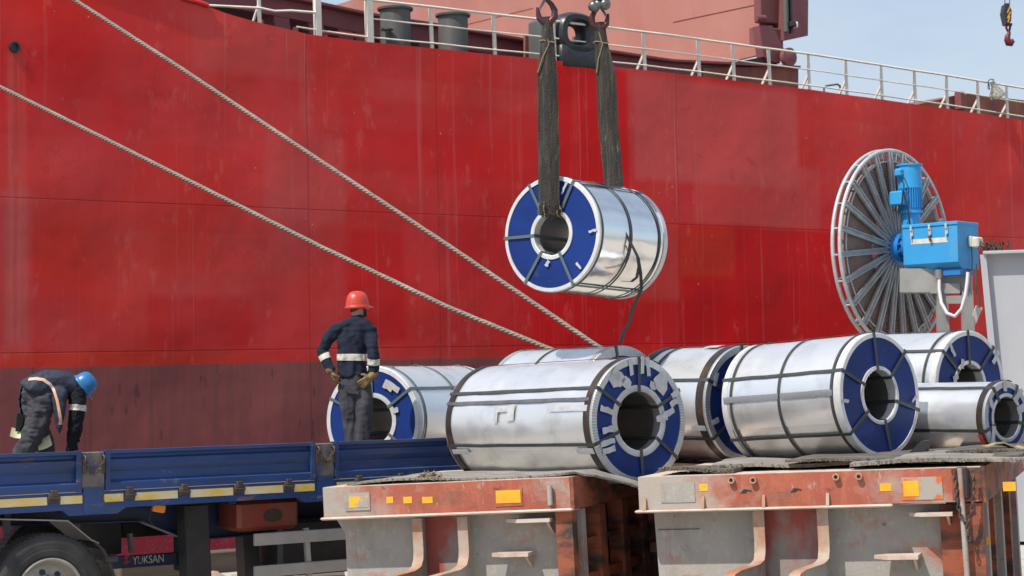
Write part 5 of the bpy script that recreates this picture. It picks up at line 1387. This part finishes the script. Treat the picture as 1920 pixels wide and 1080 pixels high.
# ================================================================ PEOPLE
_ib = bmesh.new(); bmesh.ops.create_icosphere(_ib, subdivisions=2, radius=1.0)
ICO_V = [v.co.copy() for v in _ib.verts]; ICO_F = [tuple(v.index for v in f.verts) for f in _ib.faces]; _ib.free()
def sweep(mb, pts, step=.35):
    """pts: (point, rx, ry, rz); ellipsoids close enough together to fuse"""
    for i, a in enumerate(pts):
        b = pts[i + 1] if i + 1 < len(pts) else None
        n_ = 1
        if b: n_ = max(1, int((b[0] - a[0]).length / (min(min(a[1:]), min(b[1:])) * step)))
        for k in range(n_):
            f = k / n_
            p, r = a[0], a[1:]
            if b: p = a[0].lerp(b[0], f); r = [x * (1 - f) + y * f for x, y in zip(a[1:], b[1:])]
            mb.add([p + V((v.x * r[0], v.y * r[1], v.z * r[2])) for v in ICO_V], ICO_F)
def fused(name, mb, voxel, m, parent, smooth_it=4, folds=(), seed=0):
    o = link('tmp', mb, m, None, fix=False)
    md = o.modifiers.new('r', 'REMESH'); md.mode = 'VOXEL'; md.voxel_size = voxel
    ms_ = o.modifiers.new('s', 'SMOOTH'); ms_.factor = .5; ms_.iterations = smooth_it
    bpy.context.view_layer.update()
    me = bpy.data.meshes.new_from_object(o.evaluated_get(bpy.context.evaluated_depsgraph_get()))
    old = o.data; bpy.data.objects.remove(o); bpy.data.meshes.remove(old)
    me.name = name
    if folds:
        ns_ = [v.normal.copy() for v in me.vertices]
        for v, n_ in zip(me.vertices, ns_):
            d = 0
            for amp, sx, sy, sz in folds:
                q_ = V((v.co.x * sx, v.co.y * sy, v.co.z * sz)) + V((seed, seed * .3, 0))
                d += amp * (1 - 2 * abs(noise.noise(q_)) * 1.6)
            v.co += n_ * d
    inv = MW[parent.name].inverted() if parent else Matrix.Identity(4)
    me.transform(inv)
    me.polygons.foreach_set('use_smooth', [True] * len(me.polygons))
    me.materials.clear(); me.materials.append(m)
    o = bpy.data.objects.new(name, me); COL.objects.link(o); o.parent = parent; MW[o.name] = MW[parent.name]
    return o
def band_on(src, name, p, ax, half, m, near, parent, off=.004):
    """a reflective band lying on a garment: the garment's surface between two planes"""
    inv = MW[parent.name].inverted(); p = inv @ V(p); near_p = p; ax = (inv.to_3x3() @ V(ax)).normalized()
    bm = bmesh.new(); bm.from_mesh(src.data)
    for s in (-1, 1):
        bmesh.ops.bisect_plane(bm, geom=bm.verts[:] + bm.edges[:] + bm.faces[:], plane_co=p + ax * half * s, plane_no=ax * s, clear_outer=True)
    bm.normal_update()
    kill = [v for v in bm.verts if (v.co - near_p).length > near]
    bmesh.ops.delete(bm, geom=kill, context='VERTS')
    bm.normal_update()
    for v in bm.verts: v.co += v.normal * off
    me = bpy.data.meshes.new(name); bm.to_mesh(me); bm.free()
    me.polygons.foreach_set('use_smooth', [True] * len(me.polygons))
    me.materials.clear(); me.materials.append(m)
    o = bpy.data.objects.new(name, me); COL.objects.link(o); o.parent = src; MW[o.name] = MW[parent.name]
    return o
SKIN = mat('skin', (.36, .18, .115), .5, col2=(.32, .14, .09, 1), ns=20)
HAIR = mat('dark_hair', (.018, .013, .011), .6)
JACKET = mat('navy_fleece', (.013, .017, .032), .9, col2=(.017, .022, .040, 1), ns=6, bump=.002, bs=160, spec=.2)
TROUS = mat('grey_work_trousers', (.056, .057, .068), .85, col2=(.044, .045, .055, 1), ns=5, bump=.002, bs=120, spec=.25)
REFL = mat('reflective_silver', (.60, .58, .52), .5, col2=(.48, .46, .41, 1), ns=14)
REFO = mat('reflective_orange', (.62, .24, .12), .6, col2=(.60, .45, .36, 1), ns=6)
GLOVE = mat('work_glove', (.24, .165, .06), .85, col2=(.10, .065, .03, 1), ns=22, nr=(.4, .6))
HELR = mat('helmet_red', (.55, .040, .022), .36, col2=(.46, .05, .03, 1), ns=9, layers=(((.35, .12, .08, 1), 14, .6, .72, .6, (1, 1, 1), .6),))
HELB = mat('helmet_blue', (.012, .17, .42), .36, col2=(.02, .13, .33, 1), ns=9)
def helmet(parent, c, up, fwd, a, b, h, m, name='hard_hat'):
    up = V(up).normalized(); fwd = V(fwd); fwd = (fwd - up * fwd.dot(up)).normalized(); sd = up.cross(fwd)
    mb = MB(); rings = []; n_ = 40
    def pt(t, r, z, pk=0): return V(c) + fwd * (math.cos(t) * (a * r + pk * max(0, math.cos(t)) ** 2)) + sd * math.sin(t) * b * r + up * z
    prof = [(.90, -.03, 0), (1.12, -.018, .045), (1.135, -.012, .05), (1.02, .004, 0), (1.0, .02, 0), (.97, h * .35, 0), (.86, h * .66, 0), (.66, h * .87, 0), (.38, h * .97, 0), (.0, h, 0)]
    for r, z, pk in prof:
        row = []
        for i in range(n_):
            t = 2 * math.pi * i / n_
            ridge = .007 if (abs(math.sin(t)) * r < .22 and z > h * .3) else 0
            ridge += .003 if (abs(abs(math.sin(t)) * r - .5) < .07 and z > h * .3) else 0
            row.append(pt(t, max(r, .001), z + ridge, pk))
        rings.append(row)
    mb.loft(rings)
    return link(name, mb, m, parent, world=True, smooth=60)
def hand(mb, wrist, d, palm_n, s=1.0, curl=.6, thumb=1):
    """five fingers of different lengths leaving a palm; d along the hand, palm_n towards the palm"""
    d = V(d).normalized(); pn = V(palm_n); pn = (pn - d * pn.dot(d)).normalized(); sd = d.cross(pn) * thumb
    w_ = V(wrist)
    for k in (-.028, -.01, .01, .028): sweep(mb, [(w_ + sd * k * .6 * s, .018 * s, .018 * s, .018 * s), (w_ + d * .085 * s + sd * k * s, .016 * s, .016 * s, .016 * s)])
    for k, l_ in ((.034, .068), (.012, .080), (-.011, .074), (-.033, .056)):
        p = w_ + d * .085 * s + sd * k * s; a = 0; pts = [(p, .0115 * s, .0115 * s, .0115 * s)]
        for j in range(3):
            a += curl * (.5 + .3 * j); dd = d * math.cos(a) + pn * math.sin(a); p = p + dd * l_ / 3 * 1.05 * s
            r = (.0112 - .001 * j) * s; pts.append((p, r, r, r))
        sweep(mb, pts)
    p = w_ + d * .02 * s + sd * .026 * s
    sweep(mb, [(p, .015 * s, .015 * s, .015 * s), (p + (d * .5 + sd * .7 + pn * .3).normalized() * .045 * s, .0135 * s, .0135 * s, .0135 * s), (p + (d * .8 + sd * .75 + pn * .7).normalized() * .08 * s, .011 * s, .011 * s, .011 * s)])

# ---------- standing worker, seen from behind
Y1 = 19.5
def a1(px, py, dy=0): return at(px, py, Y1 + dy) if True else None
def w1(px, py, dy=0):          # pose measured at the worker's own distance, then moved in depth
    p = at(px, py, Y1); return p + V((0, dy, 0))
b1_ = w1(668, 890); b1_.z = FLOOR
man = thing('person', 'worker in red hard hat standing with hands on hips, back to us', 'person', Matrix.Translation(b1_))
def S3(p, r, ry=None, rz=None): return (p, r, ry or r, rz or r)
# body: one continuous skin
mb = MB()
sweep(mb, [S3(w1(663, 720), .12, .10), S3(w1(661, 670), .12, .09), S3(w1(662, 635), .12, .09), S3(w1(665, 622), .10, .06), S3(w1(668, 606), .055), S3(w1(669, 588, .01), .058), S3(w1(670, 578, .02), .07)])
fw1 = V((.78, .62, -.06)).normalized(); rt1 = fw1.cross(V((0, 0, 1))).normalized()
hc_ = w1(671, 570, .03)
sweep(mb, [S3(hc_, .082, .088, .105), S3(hc_ + fw1 * .02 + V((0, 0, -.045)), .066, .07, .075), S3(hc_ + fw1 * .045 + V((0, 0, -.08)), .040, .042, .036)])
sweep(mb, [S3(hc_ + fw1 * .09 + V((0, 0, .0)), .014), S3(hc_ + fw1 * .108 + V((0, 0, -.028)), .017), S3(hc_ + fw1 * .088 + V((0, 0, -.04)), .015)], .3)
for s in (-1, 1):
    sweep(mb, [S3(hc_ + rt1 * s * .083 + V((0, 0, .015)), .014, .018, .022), S3(hc_ + rt1 * s * .082 + V((0, 0, -.025)), .010, .012, .014)])
    sweep(mb, [S3(hc_ + fw1 * .078 + rt1 * s * .035 + V((0, 0, .012)), .014)])
LA = [w1(631, 617), w1(614, 638, -.02), w1(604.5, 656, -.02), w1(612, 673, -.04), w1(621, 691, -.07)]
RA = [w1(695, 619), w1(699, 645, -.08), w1(702, 670, -.12), w1(702, 688, -.10), w1(700, 702, -.08)]
sweep(mb, [S3(p, r) for p, r in zip(LA, (.04, .04, .04, .036, .03))]); sweep(mb, [S3(p, r) for p, r in zip(RA, (.04, .04, .04, .036, .03))])
LL = [w1(650, 728), w1(653, 762, .0), w1(657, 792, .02), w1(662, 850, -.0), w1(664, 884)]
RL = [w1(680, 728), w1(684, 762, -.03), w1(683, 792, -.03), w1(679, 850, -.04), w1(677, 884, -.04)]
for Lg in (LL, RL):
    sweep(mb, [S3(p, r) for p, r in zip(Lg, (.075, .07, .055, .045, .04))])
body = fused('body', mb, .010, SKIN, man, 3)
# trousers
mb = MB()
sweep(mb, [S3(w1(662, 706), .140, .105, .06), S3(w1(664, 722), .158, .120, .07), S3(w1(665, 732), .150, .118, .06)])
sweep(mb, [S3(p, r) for p, r in zip(LL, (.088, .083, .074, .070, .070))]); sweep(mb, [S3(p, r) for p, r in zip(RL, (.092, .086, .076, .070, .070))])
tr_ = fused('trousers', mb, .010, TROUS, man, 3, folds=((.009, 12, 12, 4), (.003, 9, 9, 14)), seed=2)
mb = MB()   # pocket flap on the seat
pkc = w1(666, 733, -.118)
mb.prism([pkc + V((-.06, 0, .012)), pkc + V((.05, .006, -.004)), pkc + V((.046, .006, -.035)), pkc + V((-.062, 0, -.02))], (0, .012, 0)); link('pocket_flap', mb, TROUS, man, world=True)
# jacket
mb = MB()
sweep(mb, [S3(w1(669, 603), .085, .08, .06), S3(w1(668, 610), .13, .09, .055), S3(w1(665, 618), .175, .105, .06), S3(w1(662, 640), .164, .118, .07), S3(w1(660, 662), .150, .118, .07), S3(w1(660, 686), .148, .116, .07), S3(w1(661, 703), .152, .120, .05)])
sweep(mb, [S3(w1(634, 617), .078, .08, .06), S3(w1(650, 610), .075, .085, .06), S3(w1(668, 605), .08, .08, .05), S3(w1(684, 610, -.01), .075, .085, .06), S3(w1(694, 618, -.02), .078, .08, .06)])
sweep(mb, [S3(w1(670, 600, .005), .068, .068, .03), S3(w1(670, 593, .012), .064, .066, .02)])
sweep(mb, [S3(p, r) for p, r in zip(LA, (.066, .062, .056, .052, .046))]); sweep(mb, [S3(p, r) for p, r in zip(RA, (.066, .062, .057, .053, .048))])
jk = fused('jacket', mb, .010, JACKET, man, 3, folds=((.008, 11, 11, 5), (.004, 9, 9, 16)), seed=9)
band_on(jk, 'reflective_band', w1(660, 670), V((.03, 0, 1)), .034, REFL, .215, man)
band_on(jk, 'reflective_band', LA[3].lerp(LA[4], -.15), (LA[4] - LA[2]), .030, REFL, .085, man)
band_on(jk, 'reflective_band', RA[2].lerp(RA[3], .45), (RA[4] - RA[2]), .032, REFL, .09, man)
# gloves
mb = MB(); sweep(mb, [S3(w1(618, 687, -.06), .045), S3(w1(621, 695, -.075), .047)]); hand(mb, w1(622, 697, -.08), V((.30, .15, -1)), V((1, .4, 0)), 1.0, .55, 1); fused('glove', mb, .006, GLOVE, man, 2)
mb = MB(); sweep(mb, [S3(w1(702, 699, -.09), .050), S3(w1(699, 706, -.10), .048)]); hand(mb, w1(698, 707, -.115), V((-.75, .05, -.55)), V((-.2, 1, .1)), 1.12, .35, -1); fused('glove', mb, .006, GLOVE, man, 2)
# hair, beard, hard hat, boots
mb = MB(); sweep(mb, [S3(hc_ - fw1 * .022 + V((0, 0, -.002)), .083, .085, .085), S3(hc_ - fw1 * .03 + V((0, 0, -.055)), .066, .066, .045)]); fused('hair', mb, .008, HAIR, man, 2)
mb = MB()
for s in (-1, 1): sweep(mb, [S3(hc_ + rt1 * s * .070 + fw1 * .028 + V((0, 0, -.03)), .02, .02, .03), S3(hc_ + rt1 * s * .052 + fw1 * .05 + V((0, 0, -.075)), .022), S3(hc_ + fw1 * .085 + V((0, 0, -.105)), .026)])
fused('beard', mb, .007, HAIR, man, 2)
helmet(man, w1(669.5, 574, .03) + V((0, 0, .0)), V((-.03, -.02, 1)), fw1, .122, .112, .150, HELR)
for Lg in (LL, RL):
    p = Lg[-1]; mb = MB(); sweep(mb, [S3(V((p.x, p.y, FLOOR + .10)), .055), S3(V((p.x, p.y, FLOOR + .055)), .058, .06, .05), S3(V((p.x + .05, p.y + .10, FLOOR + .045)), .05, .055, .042), S3(V((p.x + .085, p.y + .16, FLOOR + .035)), .045, .045, .032)]); fused('boot', mb, .010, BLACK, man, 2)

# ---------- bending worker at the left
Y2 = 18.6
def w2(px, py, dy=0):
    p = at(px, py, Y2); return p + V((0, dy, 0))
b2_ = w2(62, 900); b2_.z = FLOOR
man2 = thing('person', 'worker in blue hard hat bending over with a phone in one hand', 'person', Matrix.Translation(b2_))
RL2 = [w2(79, 752), w2(74, 788, -.02), w2(60, 822, -.03), w2(42, 852, -.02), w2(26, 897)]
LL2 = [w2(58, 752, .14), w2(62, 800, .16), w2(75, 838, .22), w2(84, 896, .22)]
RA2 = [w2(140, 736, .10), w2(143, 760, .06), w2(139.5, 795, .06), w2(133, 830, .08), w2(129, 862, .10)]
LA2 = [w2(120, 730, .42), w2(60, 745, .40), w2(38, 765, .30), w2(30, 782, .22)]
hc2 = w2(144, 726, .16)
up2 = V((.80, .10, .58)).normalized(); fw2 = V((.50, .25, -.80)); fw2 = (fw2 - up2 * fw2.dot(up2)).normalized(); sd2 = up2.cross(fw2).normalized()
mb = MB()
sweep(mb, [S3(w2(70, 742, .06), .14), S3(w2(92, 726, .10), .13), S3(w2(116, 726, .16), .14), S3(w2(132, 730, .18), .09), S3(w2(140, 730, .17), .06), S3(hc2, .08)])
sweep(mb, [S3(hc2 + up2 * .01, .088), S3(hc2 + fw2 * .03 - up2 * .05, .068), S3(hc2 + fw2 * .055 - up2 * .085, .04)])
sweep(mb, [S3(hc2 + fw2 * .092, .014), S3(hc2 + fw2 * .110 - up2 * .028, .017)], .3)
for s in (-1, 1): sweep(mb, [S3(hc2 + sd2 * s * .084, .018)]); sweep(mb, [S3(hc2 + fw2 * .08 + sd2 * s * .034 + up2 * .01, .014)])
sweep(mb, [S3(p, r) for p, r in zip(RA2, (.055, .05, .042, .036, .03))]); sweep(mb, [S3(p, r) for p, r in zip(LA2, (.05, .045, .038, .03))])
sweep(mb, [S3(p, r) for p, r in zip(RL2, (.10, .09, .075, .06, .05))]); sweep(mb, [S3(p, r) for p, r in zip(LL2, (.10, .085, .065, .05))])
hand(mb, w2(27, 784, .20), V((.10, -.2, -1)), V((1, -.1, .1)), 1.0, .75, -1)
hand(mb, RA2[-1] + V((0, 0, -.02)), V((.05, 0, -1)), V((-.6, .6, 0)), 1.0, .3, 1)
fused('body', mb, .008, SKIN, man2, 3)
mb = MB()
sweep(mb, [S3(w2(70, 737, .05), .155, .165, .145), S3(w2(78, 742, .05), .15, .165, .14)])
sweep(mb, [S3(p, r) for p, r in zip(RL2, (.128, .118, .103, .092, .080))]); sweep(mb, [S3(p, r) for p, r in zip(LL2, (.125, .105, .088, .08))])
fused('trousers', mb, .010, TROUS, man2, 3, folds=((.010, 9, 7, 9), (.005, 8, 8, 22)), seed=4)
# long sleeves of the dark shirt
mb = MB()
sweep(mb, [S3(p, r) for p, r in zip(RA2, (.085, .078, .070, .058, .050))]); sweep(mb, [S3(p, r) for p, r in zip(LA2, (.08, .07, .06, .052))])
sweep(mb, [S3(w2(100, 730, .14), .12), S3(w2(133, 734, .16), .075)])
SHIRT = mat('black_shirt', (.010, .011, .016), .9, spec=.2)
sh = fused('shirt', mb, .010, SHIRT, man2, 3, folds=((.008, 12, 9, 16), (.005, 22, 18, 30)), seed=14)
band_on(sh, 'reflective_band', RA2[1].lerp(RA2[2], .15), RA2[2] - RA2[0] + V((-.02, 0, -.03)), .028, REFL, .115, man2)
# padded vest, open at the front, hem over the seat
mb = MB()
sweep(mb, [S3(w2(64, 731, .05), .172, .205, .145), S3(w2(84, 718, .10), .165, .205, .125), S3(w2(108, 718, .15), .16, .20, .125), S3(w2(127, 724, .18), .13, .185, .11), S3(w2(135, 728, .18), .075, .09, .08)], .25)
sweep(mb, [S3(w2(112, 742, -.03), .085, .05, .10), S3(w2(113, 770, -.05), .058, .035, .09), S3(w2(113.5, 796, -.05), .030, .022, .07), S3(w2(113.5, 808, -.05), .014, .012, .03)], .3)
sweep(mb, [S3(w2(42, 740, .12), .055, .07, .10), S3(w2(36, 760, .14), .045, .06, .10), S3(w2(36, 778, .14), .03, .045, .06)], .3)
# cut the hem open over the seat
VEST = mat('navy_vest', (.018, .024, .045), .7, col2=(.023, .03, .052, 1), ns=6, spec=.35)
vs_ = fused('vest', mb, .010, VEST, man2, 4, folds=((.006, 7, 7, 7), (.002, 18, 14, 14)), seed=21)
bm = bmesh.new(); bm.from_mesh(vs_.data)
iv = MW[man2.name].inverted()
cpt, cn = iv @ w2(60, 724, 0), V((-.62, 0, -.80)).normalized()
low_ = iv @ w2(95, 745, 0)
kill = [f for f in bm.faces if (f.calc_center_median() - cpt).dot(cn) > .035 and f.calc_center_median().y < .10 and f.calc_center_median().x < (iv @ w2(99, 750, 0)).x]
bmesh.ops.delete(bm, geom=kill, context='FACES'); bm.to_mesh(vs_.data); bm.free()
sol = vs_.modifiers.new('thickness', 'SOLIDIFY'); sol.thickness = .012
# curved reflective stripe down the vest's side
mb = MB(); pl_ = [(57, 711), (72, 709.5), (86, 712), (97, 720), (105, 733), (111, 750), (115, 770), (117, 785), (116.5, 796)]
vsx = vs_.evaluated_get(bpy.context.evaluated_depsgraph_get())
bpy.context.view_layer.update()
dg = bpy.context.evaluated_depsgraph_get()
from mathutils.bvhtree import BVHTree
bvh = BVHTree.FromObject(vs_, dg)
rows = []; fine = []
for (ax_, ay_), (bx_, by_) in zip(pl_, pl_[1:]):
    for k in range(5): fine.append((ax_ + (bx_ - ax_) * k / 5, ay_ + (by_ - ay_) * k / 5))
fine.append(pl_[-1]); last = -.1
for i, (px, py) in enumerate(fine):
    q0, q1 = fine[max(0, i - 1)], fine[min(len(fine) - 1, i + 1)]
    tx_, ty_ = q1[0] - q0[0], q1[1] - q0[1]; ln_ = math.hypot(tx_, ty_); nx_, ny_ = -ty_ / ln_, tx_ / ln_
    row = []
    for s in (-1, -.3, .3, 1):
        p = w2(px + nx_ * s * 2.7, py + ny_ * s * 2.7)
        hit = bvh.ray_cast(iv @ (p + V((0, -1.2, 0))), V((0, 1, 0)))
        if hit[0] is not None and hit[0].y < .35: last = hit[0].y
        row.append(V(((iv @ p).x, last - .006, (iv @ p).z)))
    rows.append(row)
mb.sheet(rows, (0, .004, 0)); link('reflective_stripe', mb, REFO, vs_, smooth=50)
hel = helmet(man2, hc2 + up2 * .032, up2, fw2, .114, .104, .125, HELB)
mb = MB(); sweep(mb, [S3(hc2 - fw2 * .02 + up2 * .0, .087), S3(hc2 - fw2 * .03 - up2 * .05, .065)]); fused('hair', mb, .008, HAIR, man2, 2)
mb = MB(); mb.tube([hc2 - sd2 * .09 + up2 * .02, hc2 - sd2 * .086 - up2 * .05 + fw2 * .03, hc2 - sd2 * .03 - up2 * .12 + fw2 * .06], .008, 6)
mb.tube(arc(w2(141, 728, .14), .062, 0, 2 * math.pi, 16, V((0, 1, 0)), V((-.5, 0, .86))), .016, 6); link('chin_strap', mb, mat('strap_pale', (.5, .48, .46), .6), hel, world=True, smooth=60)
for p in (RL2[-1], LL2[-1]):
    mb = MB(); sweep(mb, [S3(V((p.x, p.y, FLOOR + .10)), .06), S3(V((p.x, p.y, FLOOR + .055)), .06, .06, .05), S3(V((p.x + .12, p.y + .03, FLOOR + .045)), .055, .05, .042), S3(V((p.x + .19, p.y + .05, FLOOR + .035)), .045, .045, .032)]); fused('boot', mb, .010, BLACK, man2, 2)
# what he holds
phm = frame(w2(33.5, 793, .10), V((.94, .30, -.10)))
ph_ = thing('mobile_phone', 'black mobile phone held behind the bending worker', 'phone', phm)
mb = MB(); mb.box((-.042, -.006, -.088), (.042, .006, .088), bev=.005); link('phone_body', mb, mat('phone_black', (.006, .006, .007), .2), ph_)
mb = MB(); mb.box((-.038, -.0072, -.08), (.038, -.0062, .08)); link('screen', mb, mat('screen_glass', (.004, .004, .006), .05), ph_)
PAPER = mat('pale_paper', (.62, .62, .40), .7, col2=(.55, .54, .36, 1), ns=9)
def curled(label, c, w_, h_, tilt, bend, rz):
    t = thing('paper_sheet', label, 'paper', Matrix.Translation(c))
    Mr = Matrix.Rotation(R(rz), 4, 'Y') @ Matrix.Rotation(R(tilt), 4, 'X')
    rows = [[Mr @ V((-w_ / 2 + w_ * i / 10, -h_ / 2 + h_ * j / 4, bend * ((i / 5 - 1) ** 2))) for i in range(11)] for j in range(5)]
    mb = MB(); mb.sheet(rows, Mr.to_3x3() @ V((0, 0, .002))); link('sheet', mb, PAPER, t, smooth=60)
curled('pale yellow paper slip held under the black phone', w2(31, 814, .10), .15, .10, 60, .035, 4)
curled('pale yellow paper sheet between the legs of the bending worker', w2(84, 831, .0), .14, .12, 62, .015, -22)
